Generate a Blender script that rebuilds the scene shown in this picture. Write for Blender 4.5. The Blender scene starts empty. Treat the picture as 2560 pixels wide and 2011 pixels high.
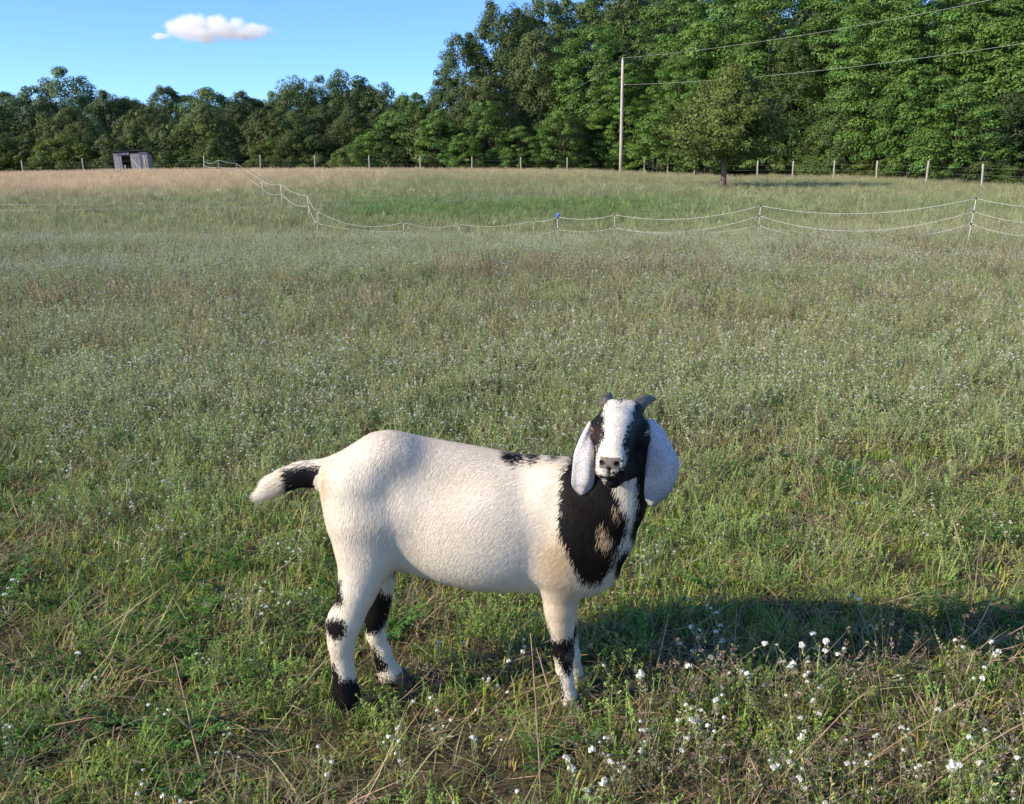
import bpy, math
import numpy as np
from mathutils import Vector, Matrix

R = math.radians
scene = bpy.context.scene
COL = scene.collection

# ------------------------------------------------------------------ camera
CAM_H = 1.5
FPX = 2400.0                     # focal length in pixels of the 2560 px wide frame
PITCH = math.atan(575.0 / FPX)   # the camera looks down so the horizon sits high
SP, CP = math.sin(PITCH), math.cos(PITCH)
cam_d = bpy.data.cameras.new('camera')
cam_d.sensor_width = 36.0
cam_d.lens = FPX / 2560.0 * 36.0
cam_d.clip_start = 0.05
cam_d.clip_end = 6000.0
cam = bpy.data.objects.new('camera', cam_d)
COL.objects.link(cam)
cam.location = (0, 0, CAM_H)
cam.rotation_euler = (math.pi / 2 - PITCH, 0, 0)
scene.camera = cam

# ------------------------------------------------------------------ sky and sun
SUN_EL = R(28.5)
TRAVEL = Vector((0.915, 0.40, 0)).normalized()     # where the light is heading, on the ground
SUN_DIR = Vector((-TRAVEL.x * math.cos(SUN_EL), -TRAVEL.y * math.cos(SUN_EL), math.sin(SUN_EL)))
world = bpy.data.worlds.new('World')
scene.world = world
world.use_nodes = True
wn = world.node_tree
bgn = wn.nodes['Background']
sky = wn.nodes.new('ShaderNodeTexSky')
sky.sky_type = 'NISHITA'
sky.sun_disc = False
sky.sun_elevation = SUN_EL
sky.sun_rotation = math.atan2(SUN_DIR.x, SUN_DIR.y)
sky.altitude = 300.0
sky.air_density = 0.65
sky.dust_density = 0.3
sky.ozone_density = 7.5
wn.links.new(sky.outputs[0], bgn.inputs[0])
bgn.inputs[1].default_value = 0.15
sun_d = bpy.data.lights.new('sun', 'SUN')
sun_d.energy = 3.7
sun_d.angle = R(0.53)
sun_d.color = (1.0, 0.865, 0.665)
sun = bpy.data.objects.new('sun', sun_d)
COL.objects.link(sun)
sun.rotation_euler = SUN_DIR.to_track_quat('Z', 'Y').to_euler()
sun.location = (-20, -12, 30)

scene.view_settings.view_transform = 'Standard'
scene.view_settings.look = 'None'
scene.view_settings.exposure = 0.92
scene.view_settings.gamma = 1.0
scene.view_settings.use_curve_mapping = False
scene.render.engine = 'CYCLES'
scene.cycles.use_denoising = True
scene.cycles.max_bounces = 10
scene.cycles.diffuse_bounces = 3
scene.cycles.transmission_bounces = 3
scene.cycles.glossy_bounces = 2
scene.cycles.use_adaptive_sampling = True
scene.cycles.adaptive_threshold = 0.02
scene.cycles.transparent_max_bounces = 12
scene.cycles.volume_bounces = 10
scene.cycles.volume_step_rate = 1.0


# ------------------------------------------------------------------ helpers
def P(px, py, Y):
    """the point of the vertical plane y = Y that stands at a pixel of the photograph's frame"""
    xc, yc = (px - 1280.0) / FPX, (1005.5 - py) / FPX
    dx, dy, dz = xc, CP + yc * SP, -SP + yc * CP
    t = Y / dy
    return np.array((t * dx, Y, CAM_H + t * dz))


def proj(p):
    """the inverse of P for an array of points"""
    x, y, z = p[..., 0], p[..., 1], p[..., 2] - CAM_H
    f = y * CP - z * SP
    u = y * SP + z * CP
    return 1280.0 + FPX * x / f, 1005.5 - FPX * u / f


def mppx(Y, z=0.5):
    return (Y * CP + (CAM_H - z) * SP) / FPX


def smooth(a, b, x):
    t = np.clip((x - a) / (b - a), 0, 1)
    return t * t * (3 - 2 * t)


def new_mesh(name, verts, faces, smooth_shade=True):
    """faces: an (n,3) or (n,4) array, or a list of lists"""
    me = bpy.data.meshes.new(name)
    verts = np.asarray(verts, dtype=np.float32)
    if isinstance(faces, np.ndarray):
        n, k = faces.shape
        me.vertices.add(len(verts))
        me.vertices.foreach_set('co', verts.ravel())
        me.loops.add(n * k)
        me.loops.foreach_set('vertex_index', faces.astype(np.int32).ravel())
        me.polygons.add(n)
        me.polygons.foreach_set('loop_start', np.arange(0, n * k, k, dtype=np.int32))
        me.polygons.foreach_set('loop_total', np.full(n, k, dtype=np.int32))
        me.update(calc_edges=True)
    else:
        me.from_pydata(verts.tolist(), [], faces)
        me.update()
    if smooth_shade:
        me.polygons.foreach_set('use_smooth', np.ones(len(me.polygons), dtype=bool))
    return me


def set_col(me, cols, name='Col'):
    a = me.color_attributes.new(name, 'FLOAT_COLOR', 'POINT')
    c = np.ones((len(me.vertices), 4), dtype=np.float32)
    c[:, :3] = cols
    a.data.foreach_set('color', c.ravel())


def obj(name, me, mat=None, parent=None, loc=None):
    o = bpy.data.objects.new(name, me)
    COL.objects.link(o)
    if mat is not None and me is not None and len(me.materials) == 0:
        me.materials.append(mat)
    if parent is not None:
        o.parent = parent
    if loc is not None:
        o.location = loc
    return o


def tag(o, label=None, cat=None, group=None, kind=None):
    if label: o['label'] = label
    if cat: o['category'] = cat
    if group: o['group'] = group
    if kind: o['kind'] = kind
    return o


def empty(name, loc=(0, 0, 0), rz=0.0):
    o = bpy.data.objects.new(name, None)
    COL.objects.link(o)
    o.location = loc
    o.rotation_euler = (0, 0, rz)
    o.empty_display_size = 0.2
    return o


class MB:
    """collects boxes and tubes; build() links them as one mesh object"""
    def __init__(s): s.v, s.f, s.n = [], [], 0
    def add(s, v, f):
        s.v.append(np.asarray(v, float)); s.f += [[i + s.n for i in q] for q in f]; s.n += len(v)
    def box(s, c, d, rot=None):
        q = np.array([[x, y, z] for z in (-.5, .5) for y in (-.5, .5) for x in (-.5, .5)]) * np.array(d)
        if rot is not None: q = q @ np.array(rot.to_3x3()).T
        s.add(q + np.array(c), [[0, 2, 3, 1], [4, 5, 7, 6], [0, 1, 5, 4], [2, 6, 7, 3], [0, 4, 6, 2], [1, 3, 7, 5]])
    def tube(s, pts, rad, k=8, cap=True):
        pts = np.asarray(pts, float)
        n = len(pts)
        rad = np.broadcast_to(np.asarray(rad, float), (n,))
        tg = np.gradient(pts, axis=0)
        tg /= np.linalg.norm(tg, axis=1)[:, None] + 1e-9
        ref = np.array((0., 0., 1.)) if abs(tg[:, 2]).mean() < .8 else np.array((1., 0., 0.))
        a = np.cross(tg, ref); a /= np.linalg.norm(a, axis=1)[:, None] + 1e-9
        b = np.cross(tg, a)
        th = np.linspace(0, 2 * np.pi, k, endpoint=False)
        v = pts[:, None, :] + rad[:, None, None] * (np.cos(th)[None, :, None] * a[:, None, :] + np.sin(th)[None, :, None] * b[:, None, :])
        f = []
        for i in range(n - 1):
            for j in range(k):
                f.append([i * k + j, i * k + (j + 1) % k, (i + 1) * k + (j + 1) % k, (i + 1) * k + j])
        if cap:
            f.append([j for j in range(k)][::-1]); f.append([(n - 1) * k + j for j in range(k)])
        s.add(v.reshape(-1, 3), f)
    def build(s, name, mat, parent=None, smooth_shade=False):
        me = new_mesh(name, np.concatenate(s.v), s.f, smooth_shade)
        return obj(name, me, mat, parent)


def mat_new(name):
    m = bpy.data.materials.new(name)
    m.use_nodes = True
    nt = m.node_tree
    return m, nt, nt.nodes, nt.links, nt.nodes['Principled BSDF']


def mat_noise(name, c1, c2, scale=8.0, rough=0.8, bump=0.0, stretch=(1, 1, 1), detail=6.0):
    """two real colours mixed by noise, with a little relief"""
    m, nt, N, L, bs = mat_new(name)
    tc = N.new('ShaderNodeTexCoord'); mp = N.new('ShaderNodeMapping')
    mp.inputs['Scale'].default_value = stretch
    nz = N.new('ShaderNodeTexNoise'); nz.inputs['Scale'].default_value = scale; nz.inputs['Detail'].default_value = detail
    rp = N.new('ShaderNodeValToRGB')
    rp.color_ramp.elements[0].position = .3; rp.color_ramp.elements[1].position = .7
    rp.color_ramp.elements[0].color = (*c1, 1); rp.color_ramp.elements[1].color = (*c2, 1)
    L.new(tc.outputs['Object'], mp.inputs[0]); L.new(mp.outputs[0], nz.inputs['Vector'])
    L.new(nz.outputs['Fac'], rp.inputs[0]); L.new(rp.outputs[0], bs.inputs['Base Color'])
    bs.inputs['Roughness'].default_value = rough
    if bump:
        bp = N.new('ShaderNodeBump'); bp.inputs['Strength'].default_value = bump; bp.inputs['Distance'].default_value = .02
        L.new(nz.outputs['Fac'], bp.inputs['Height']); L.new(bp.outputs[0], bs.inputs['Normal'])
    return m


# value noise on the plane, for uneven densities and colours
_nr = np.random.default_rng(77).random((256, 256))
def vnoise(x, y, s=1.0):
    x, y = np.asarray(x) * s + 1000.0, np.asarray(y) * s + 1000.0
    xi, yi = np.floor(x).astype(int), np.floor(y).astype(int)
    fx, fy = x - xi, y - yi
    fx, fy = fx * fx * (3 - 2 * fx), fy * fy * (3 - 2 * fy)
    g = lambda i, j: _nr[i % 256, j % 256]
    return (g(xi, yi) * (1 - fx) + g(xi + 1, yi) * fx) * (1 - fy) + (g(xi, yi + 1) * (1 - fx) + g(xi + 1, yi + 1) * fx) * fy
def fbm(x, y, s=1.0):
    return (vnoise(x, y, s) + .5 * vnoise(x, y, s * 2.1) + .25 * vnoise(x, y, s * 4.3)) / 1.75


# ------------------------------------------------------------------ terrain
def terrain(x, y):
    x, y = np.asarray(x, float), np.asarray(y, float)
    d = np.sqrt(x * x * .25 + y * y)
    px = 1280 + FPX * x / np.maximum(y, 1.0)
    crest = np.interp(px, [-600, 0, 400, 1000, 1450, 1800, 2100, 2560, 3200], [.7, 1.0, 1.28, 1.36, 1.3, .78, .78, .5, .4])
    dip = np.interp(px, [-600, 0, 1500, 1900, 2440, 3000], [.6, .7, .75, .5, .3, .2])
    yy = np.maximum(y, 0)
    z = crest * smooth(36, 84, yy) - dip * np.exp(-((yy - 33) / 9.0) ** 2)
    z = z * smooth(6, 20, yy)
    z += .05 * (fbm(x, y, .35) - .5) * smooth(3, 9, yy)
    z += .015 * (fbm(x, y, 2.2) - .5) * smooth(1, 3, yy)
    return z
def tz(x, y):
    return float(terrain(x, y))

# ------------------------------------------------------------------ ground sheet
def field_dry(x, y):
    """how tan the pasture is at a place: 0 green, 1 straw"""
    px = 1280 + FPX * x / np.maximum(y, 1.0)
    n = fbm(x, y, .09)
    edge = np.interp(px, [-400, 0, 500, 900, 1100, 1500, 1900, 2560], [50, 50, 58, 66, 72, 76, 80, 78])
    amp = np.interp(px, [-400, 0, 700, 1150, 1700, 2560], [1.0, 1.0, .95, .75, .45, .35])
    return np.clip(smooth(edge - 12, edge + 12, y + (n - .5) * 22) * amp, 0, 1)
def field_lush(x, y):
    """the bright green hollow"""
    px = 1280 + FPX * x / np.maximum(y, 1.0)
    a = np.exp(-((y - 44 - (fbm(x, y, .1) - .5) * 8) / 4.5) ** 2) * smooth(800, 900, px) * (1 - smooth(1450, 1900, px) * .75)
    return np.clip(a, 0, 1)
ys = np.concatenate([np.linspace(-40, 1.2, 22, endpoint=False), np.geomspace(1.2, 30, 190, endpoint=False), np.geomspace(30, 150, 130, endpoint=False), np.geomspace(150, 3000, 26)])
us = np.concatenate([np.linspace(-6, -.9, 24, endpoint=False), np.linspace(-.9, .9, 220, endpoint=False), np.linspace(.9, 6, 25)])
YY, UU = np.meshgrid(ys, us, indexing='ij')
XX = UU * (np.maximum(YY, 0) + 4.0)
ZZ = terrain(XX, YY)
far = smooth(150, 700, YY); ZZ = ZZ * (1 - far) + 1.0 * far
nr, nc = XX.shape
ii = np.arange(nr * nc).reshape(nr, nc)
gf = np.stack([ii[:-1, :-1], ii[:-1, 1:], ii[1:, 1:], ii[1:, :-1]], -1).reshape(-1, 4)
ground_me = new_mesh('ground', np.stack([XX, YY, ZZ], -1).reshape(-1, 3), gf)
gx, gy = XX.ravel(), YY.ravel()
dry, lush = field_dry(gx, gy)[:, None], field_lush(gx, gy)[:, None]
soil = np.array((.10, .085, .050)); turf = np.array((.17, .19, .09))
w = smooth(14, 38, gy)[:, None]
gcol = soil * (1 - w) + turf * w
gcol = gcol * (1 - dry) + np.array((.42, .31, .19)) * dry
gcol = gcol * (1 - lush * .6) + np.array((.07, .12, .025)) * lush * .6
set_col(ground_me, gcol)
M_ground, nt, N, L, bs = mat_new('ground_soil')
at = N.new('ShaderNodeAttribute'); at.attribute_name = 'Col'
tc = N.new('ShaderNodeTexCoord')
nz = N.new('ShaderNodeTexNoise'); nz.inputs['Scale'].default_value = 9; nz.inputs['Detail'].default_value = 9; nz.inputs['Roughness'].default_value = .7
rp = N.new('ShaderNodeValToRGB'); rp.color_ramp.elements[0].position = .3; rp.color_ramp.elements[1].position = .72
rp.color_ramp.elements[0].color = (.45, .42, .38, 1); rp.color_ramp.elements[1].color = (1.5, 1.45, 1.3, 1)
mx = N.new('ShaderNodeMix'); mx.data_type = 'RGBA'; mx.blend_type = 'MULTIPLY'; mx.inputs['Factor'].default_value = 1
L.new(tc.outputs['Object'], nz.inputs['Vector']); L.new(nz.outputs['Fac'], rp.inputs[0])
L.new(at.outputs['Color'], mx.inputs['A']); L.new(rp.outputs[0], mx.inputs['B']); L.new(mx.outputs['Result'], bs.inputs['Base Color'])
bp = N.new('ShaderNodeBump'); bp.inputs['Strength'].default_value = .8; bp.inputs['Distance'].default_value = .03
L.new(nz.outputs['Fac'], bp.inputs['Height']); L.new(bp.outputs[0], bs.inputs['Normal'])
bs.inputs['Roughness'].default_value = 1.0; bs.inputs['Specular IOR Level'].default_value = .1
ground = obj('ground', ground_me, M_ground)
tag(ground, 'grassy pasture ground rising to a straw coloured crest', kind='structure')


# ------------------------------------------------------------------ plants of the meadow
def plant_material(name, rough=.65, trans=.35):
    m, nt, N, L, bs = mat_new(name)
    at = N.new('ShaderNodeAttribute'); at.attribute_name = 'Col'
    ti = N.new('ShaderNodeAttribute'); ti.attribute_name = 'tint'; ti.attribute_type = 'INSTANCER'
    mx = N.new('ShaderNodeMix'); mx.data_type = 'RGBA'; mx.blend_type = 'MULTIPLY'; mx.inputs['Factor'].default_value = 1
    L.new(at.outputs['Color'], mx.inputs['A']); L.new(ti.outputs['Color'], mx.inputs['B'])
    L.new(mx.outputs['Result'], bs.inputs['Base Color'])
    bs.inputs['Roughness'].default_value = rough; bs.inputs['Specular IOR Level'].default_value = .25
    tr = N.new('ShaderNodeBsdfTranslucent'); L.new(mx.outputs['Result'], tr.inputs['Color'])
    ms = N.new('ShaderNodeMixShader'); ms.inputs[0].default_value = trans
    L.new(bs.outputs[0], ms.inputs[1]); L.new(tr.outputs[0], ms.inputs[2])
    L.new(ms.outputs[0], N['Material Output'].inputs['Surface'])
    return m
def leaf_material(name, trans=.3, rough=.5):
    """the same without the scatter tint, for single plants and trees"""
    m, nt, N, L, bs = mat_new(name)
    at = N.new('ShaderNodeAttribute'); at.attribute_name = 'Col'
    oi = N.new('ShaderNodeObjectInfo')
    hs = N.new('ShaderNodeHueSaturation')
    mr = N.new('ShaderNodeMapRange'); mr.inputs['To Min'].default_value = .8; mr.inputs['To Max'].default_value = 1.2
    L.new(oi.outputs['Random'], mr.inputs['Value']); L.new(mr.outputs[0], hs.inputs['Value'])
    L.new(at.outputs['Color'], hs.inputs['Color'])
    L.new(hs.outputs[0], bs.inputs['Base Color'])
    bs.inputs['Roughness'].default_value = rough; bs.inputs['Specular IOR Level'].default_value = .3
    tr = N.new('ShaderNodeBsdfTranslucent'); L.new(hs.outputs[0], tr.inputs['Color'])
    ms = N.new('ShaderNodeMixShader'); ms.inputs[0].default_value = trans
    L.new(bs.outputs[0], ms.inputs[1]); L.new(tr.outputs[0], ms.inputs[2])
    L.new(ms.outputs[0], N['Material Output'].inputs['Surface'])
    return m
M_plant = plant_material('meadow_plant')
M_leafy = leaf_material('single_plant')


class Plant:
    """collects blades, stems, leaves and flower heads with their colours"""
    def __init__(s, seed): s.rg = np.random.default_rng(seed); s.v, s.f, s.c, s.n = [], [], [], 0
    def add(s, v, f, c):
        s.v.append(np.asarray(v, float)); s.f += [[i + s.n for i in q] for q in f]
        c = np.asarray(c, float); s.c.append(np.tile(c, (len(v), 1)) if c.ndim == 1 else c); s.n += len(v)
    def path(s, base, az, lean, length, bend, n):
        """points of a stem that leans and bends over; lean from upright, radians"""
        p = [np.array(base, float)]; a = lean
        for i in range(n):
            p.append(p[-1] + length / n * np.array((math.sin(a) * math.cos(az), math.sin(a) * math.sin(az), math.cos(a))))
            a += bend / n; az += s.rg.normal(0, .06)
        return np.array(p)
    def blade(s, base, az, lean, length, width, bend, col, n=3, tipcol=None):
        p = s.path(base, az, lean, length, bend, n)
        t = np.linspace(0, 1, n + 1)
        side = np.array((-math.sin(az + s.rg.normal(0, .7)), math.cos(az), 0)); side /= np.linalg.norm(side)
        w = width * .5 * np.minimum(1, 1.25 * (1 - t ** 2.2)) * np.minimum(1, .55 + t * 2)
        v, c = [], []
        tip = np.array(tipcol if tipcol is not None else col)
        for i in range(n):
            v += [p[i] - side * w[i], p[i] + side * w[i]]; c += [np.array(col) * (1 - t[i]) + tip * t[i]] * 2
        v.append(p[n]); c.append(tip)
        f = [[2 * i, 2 * i + 1, 2 * i + 3, 2 * i + 2] for i in range(n - 1)] + [[2 * n - 2, 2 * n - 1, 2 * n]]
        s.add(v, f, np.array(c))
        return p
    def stem(s, p, r, col):
        """three sided stalk along points"""
        n = len(p); v = []
        for i in range(n):
            rr = r * (1 - .5 * i / (n - 1))
            for k in range(3):
                a = k * 2.094
                v.append(p[i] + rr * np.array((math.cos(a), math.sin(a), 0)))
        f = [[i * 3 + k, i * 3 + (k + 1) % 3, i * 3 + 3 + (k + 1) % 3, i * 3 + 3 + k] for i in range(n - 1) for k in range(3)]
        s.add(v, f, col)
    def leaf(s, base, d, length, width, col):
        d = np.array(d, float); d /= np.linalg.norm(d)
        sd = np.cross(d, (0, 0, 1.)) + s.rg.normal(0, .25, 3); sd /= np.linalg.norm(sd) + 1e-9
        b = np.array(base)
        m = b + d * length * .5 + np.array((0, 0, length * .08)); t = b + d * length - np.array((0, 0, length * .12))
        s.add([b, m - sd * width / 2, t, m + sd * width / 2], [[0, 1, 2, 3]], col)
    def head(s, c, r, col, n=9, flat=.55, petal=.55):
        """a dome of small petals"""
        for i in range(n):
            a = i * 2.4; q = math.sqrt((i + .4) / n)
            d = np.array((math.cos(a) * q, math.sin(a) * q, math.sqrt(max(0, 1 - q * q)) * flat + .1))
            p = np.array(c) + d * r
            u = np.cross(d, s.rg.normal(0, 1, 3)); u /= np.linalg.norm(u); w = np.cross(d, u); w /= np.linalg.norm(w)
            z = r * petal * s.rg.uniform(.8, 1.2)
            s.add([p - u * z, p - w * z + d * z * .3, p + u * z, p + w * z + d * z * .3], [[0, 1, 2, 3]], np.array(col) * s.rg.uniform(.85, 1.05))
    def mesh(s, name):
        me = new_mesh(name, np.concatenate(s.v), s.f, False)
        set_col(me, np.concatenate(s.c))
        return me


def jit(rg, c, a=.18):
    return np.clip(np.array(c) * rg.uniform(1 - a, 1 + a) * rg.uniform(1 - a * .5, 1 + a * .5, 3), 0, 1)
G_GREEN = (.225, .320, .055); G_YEL = (.38, .38, .090); G_DEEP = (.135, .215, .048); STRAW = (.44, .34, .19); BROWN = (.21, .165, .10)
SAGE = (.35, .375, .195); PETAL = (.78, .79, .70); POD = (.40, .45, .20); PURP = (.27, .25, .18)


def p_tuft(seed, n, h, wd, cols, r=.05, lean=.7):
    p = Plant(seed); rg = p.rg
    for i in range(n):
        a = rg.uniform(0, 6.283); q = r * math.sqrt(rg.random())
        c = jit(rg, cols[rg.integers(len(cols))])
        p.blade((q * math.cos(a), q * math.sin(a), -.004), a + rg.normal(0, .8), abs(rg.normal(0, lean * .6)), h * rg.uniform(.45, 1.15), wd * rg.uniform(.7, 1.3), rg.uniform(0, 1.3), c, 3, np.clip(c * 1.25, 0, 1))
    return p
def p_thatch(seed, n, L, spread=.10):
    p = Plant(seed); rg = p.rg
    for i in range(n):
        b = (rg.normal(0, spread * .6), rg.normal(0, spread * .6), rg.uniform(.0, .018))
        c = jit(rg, STRAW if rg.random() < .45 else BROWN, .3)
        p.blade(b, rg.uniform(0, 6.283), rg.uniform(1.1, 1.6), L * rg.uniform(.35, 1.2), .0028, rg.uniform(-.5, .5), c, 3)
    return p
def add_alyssum(p, base, az, lean, h, bend, fl=True, rs=1.0, pf=None, pet=1.0):
    rg = p.rg
    sc = jit(rg, SAGE, .15)
    pts = p.path(base, az, lean, h, bend, 6)
    p.stem(pts, .0016 * rs, sc)
    for k in range(int(7 * rg.uniform(.8, 1.3))):
        i = rg.uniform(.4, 4.4); j = int(i); q = pts[j] + (pts[j + 1] - pts[j]) * (i - j)
        a = rg.uniform(0, 6.283)
        p.leaf(q, (math.cos(a), math.sin(a), rg.uniform(.2, 1.3)), rg.uniform(.016, .034), rg.uniform(.004, .007), jit(rg, SAGE, .2))
    ends = [pts[-1]]
    for b in range(rg.integers(0, 3)):
        j = rg.integers(3, 6); a = rg.uniform(0, 6.283)
        e = p.path(pts[j], a, .5, h * rg.uniform(.12, .25), -.3, 3); p.stem(e, .0011 * rs, sc); ends.append(e[-1])
    for e in ends:
        dn = pts[-1] - pts[-2]; dn /= np.linalg.norm(dn)
        for k in range(rg.integers(3, 9)):
            a = rg.uniform(0, 6.283); q = e - dn * rg.uniform(.006, .045)
            p.leaf(q, (math.cos(a), math.sin(a), .9), .010, .005, jit(rg, POD, .2))
        if fl: (pf or p).head(e, rg.uniform(.0055, .0110) * rs, np.array(PETAL) * rg.uniform(.92, 1.02) * pet, 9)
        else: p.head(e, .006 * rs, jit(rg, POD, .1), 5)
def p_alyssum(seed, n, h, r=.05, rs=1.0, lean=.4, fl_=.5, pet=1.0):
    p = Plant(seed); rg = p.rg
    for i in range(n):
        a = rg.uniform(0, 6.283); q = r * rg.random()
        add_alyssum(p, (q * math.cos(a), q * math.sin(a), 0), a + rg.normal(0, .5), abs(rg.normal(0, lean)), h * rg.uniform(.6, 1.15), rg.uniform(-.1, .5), rg.random() < fl_, rs, None, pet)
    return p
def p_stalks(seed, n, h, cols, seedy=True, wd=.002, r=.06, lean=.5):
    p = Plant(seed); rg = p.rg
    for i in range(n):
        a = rg.uniform(0, 6.283); q = r * rg.random()
        c = jit(rg, cols[rg.integers(len(cols))], .2)
        pts = p.path((q * math.cos(a), q * math.sin(a), 0), a, abs(rg.normal(0, lean)), h * rg.uniform(.5, 1.15), rg.uniform(0, .8), 5)
        p.stem(pts, wd * .5, c)
        if seedy:
            for k in range(7):
                j = rg.uniform(3.0, 4.95); m = int(j); z = pts[m] + (pts[m + 1] - pts[m]) * (j - m)
                b = rg.uniform(0, 6.283)
                p.leaf(z, (math.cos(b) * .7, math.sin(b) * .7, 1), .012 + wd * 4, .003 + wd * 1.2, np.clip(c * 1.2, 0, 1))
    return p
def p_broad(seed, n, L, col, wd=.3):
    p = Plant(seed); rg = p.rg
    for i in range(n):
        a = rg.uniform(0, 6.283)
        l = L * rg.uniform(.6, 1.2)
        p.blade((0, 0, 0), a, rg.uniform(.4, 1.2), l, l * wd, rg.uniform(.2, .9), jit(rg, col, .2), 4)
    return p
def p_clover(seed, n, h):
    p = Plant(seed); rg = p.rg
    for i in range(n):
        a = rg.uniform(0, 6.283); q = .05 * rg.random()
        pts = p.path((q * math.cos(a), q * math.sin(a), 0), a, abs(rg.normal(0, .4)), h * rg.uniform(.5, 1.1), .3, 4)
        p.stem(pts, .001, jit(rg, (.14, .14, .06)))
        e = pts[-1]; c = jit(rg, (.42, .31, .25), .12)
        for k in range(16):
            d = rg.normal(0, 1, 3); d /= np.linalg.norm(d); d[2] *= 1.5
            p.leaf(e + d * .002, d, .0075, .0025, c * rg.uniform(.8, 1.15))
        for k in range(5):
            j = rg.integers(0, 4); b = rg.uniform(0, 6.283)
            p.leaf(pts[j], (math.cos(b), math.sin(b), .6), .015, .006, jit(rg, (.10, .13, .05)))
    return p
def p_fern(seed, L=.14):
    """a feathery ragweed shoot, two or three pinnate leaves"""
    p = Plant(seed); rg = p.rg
    for i in range(6):
        az = rg.uniform(0, 6.283); c = jit(rg, (.10, .20, .045), .15)
        pts = p.path((0, 0, 0), az, rg.uniform(.3, .9), L * rg.uniform(.7, 1.2), .7, 7)
        p.stem(pts, .0012, c)
        for j in range(1, 8):
            l = L * .30 * (1 - abs(j / 7 - .45))
            for sg in (-1, 1):
                d = np.array((math.cos(az + sg * .9), math.sin(az + sg * .9), .25))
                p.leaf(pts[j], d, l, l * .28, jit(rg, c, .12))
                p.leaf(pts[j] + d * l * .4, d + np.array((math.cos(az), math.sin(az), 0)) * .9, l * .5, l * .2, c)
    return p


# ---- scattering: points carry turn, size, tilt and tint; the plants are instanced on them
def scatter(name, label, cat, pts, protos, pid, scl, tint, rng, tilt=.12):
    colc = bpy.data.collections.new(name + '_kinds')
    for i, p in enumerate(protos):
        me = p.mesh('%s_kind' % name)
        me.materials.append(M_plant)
        o = bpy.data.objects.new('%s_kind_%02d' % (name, i), me)
        colc.objects.link(o)
    n = len(pts)
    me = bpy.data.meshes.new(name)
    me.vertices.add(n)
    me.vertices.foreach_set('co', np.asarray(pts, np.float32).ravel())
    rot = np.stack([rng.normal(0, tilt, n), rng.normal(0, tilt, n), rng.uniform(0, 6.283, n)], 1).astype(np.float32)
    a = me.attributes.new('rot', 'FLOAT_VECTOR', 'POINT'); a.data.foreach_set('vector', rot.ravel())
    a = me.attributes.new('scl', 'FLOAT', 'POINT'); a.data.foreach_set('value', np.asarray(scl, np.float32))
    a = me.attributes.new('pid', 'INT', 'POINT'); a.data.foreach_set('value', np.asarray(pid, np.int32))
    a = me.attributes.new('tint', 'FLOAT_COLOR', 'POINT')
    c = np.ones((n, 4), np.float32); c[:, :3] = tint; a.data.foreach_set('color', c.ravel())
    o = obj(name, me)
    tag(o, label, cat, kind='stuff')
    ng = bpy.data.node_groups.new(name + '_scatter', 'GeometryNodeTree')
    ng.interface.new_socket('Geometry', in_out='INPUT', socket_type='NodeSocketGeometry')
    ng.interface.new_socket('Geometry', in_out='OUTPUT', socket_type='NodeSocketGeometry')
    N, L = ng.nodes, ng.links
    gi, go = N.new('NodeGroupInput'), N.new('NodeGroupOutput')
    ci = N.new('GeometryNodeCollectionInfo'); ci.inputs['Collection'].default_value = colc
    ci.inputs['Separate Children'].default_value = True; ci.inputs['Reset Children'].default_value = True
    ip = N.new('GeometryNodeInstanceOnPoints'); ip.inputs['Pick Instance'].default_value = True
    def na(nm, ty):
        q = N.new('GeometryNodeInputNamedAttribute'); q.data_type = ty; q.inputs['Name'].default_value = nm
        return [s for s in q.outputs if s.enabled and s.name == 'Attribute'][0]
    L.new(gi.outputs[0], ip.inputs['Points']); L.new(ci.outputs[0], ip.inputs['Instance'])
    L.new(na('pid', 'INT'), ip.inputs['Instance Index'])
    er = N.new('FunctionNodeEulerToRotation'); L.new(na('rot', 'FLOAT_VECTOR'), er.inputs[0]); L.new(er.outputs[0], ip.inputs['Rotation'])
    L.new(na('scl', 'FLOAT'), ip.inputs['Scale'])
    L.new(ip.outputs[0], go.inputs[0])
    md = o.modifiers.new('scatter', 'NODES'); md.node_group = ng
    return o


def fan(rng, y0, y1, dens, margin=1.2, umax=.56):
    """random points of the ground seen between two distances, dens per square metre"""
    W = lambda y: umax * y + margin
    area = (y1 - y0) * (W(y0) + W(y1))
    n = int(area * dens)
    yy = rng.uniform(y0, y1, int(n * 1.6) + 8); keep = rng.random(len(yy)) < W(yy) / W(y1)
    yy = yy[keep][:n]
    xx = rng.uniform(-1, 1, len(yy)) * W(yy)
    return xx, yy
def stack(rng, bands, thin=None):
    xs, yy = [], []
    for y0, y1, d in bands:
        a, b = fan(rng, y0, y1, d); xs.append(a); yy.append(b)
    x, y = np.concatenate(xs), np.concatenate(yy)
    if thin is not None:
        k = rng.random(len(x)) < thin(x, y); x, y = x[k], y[k]
    return x, y
def pts3(x, y, dz=0.0): return np.stack([x, y, terrain(x, y) + dz], 1)
def rtint(rng, n, base=(1, 1, 1), a=.2):
    return np.array(base)[None] * rng.uniform(1 - a, 1 + a, (n, 1)) * rng.uniform(1 - a * .4, 1 + a * .4, (n, 3))


rs = np.random.default_rng(21)
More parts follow.
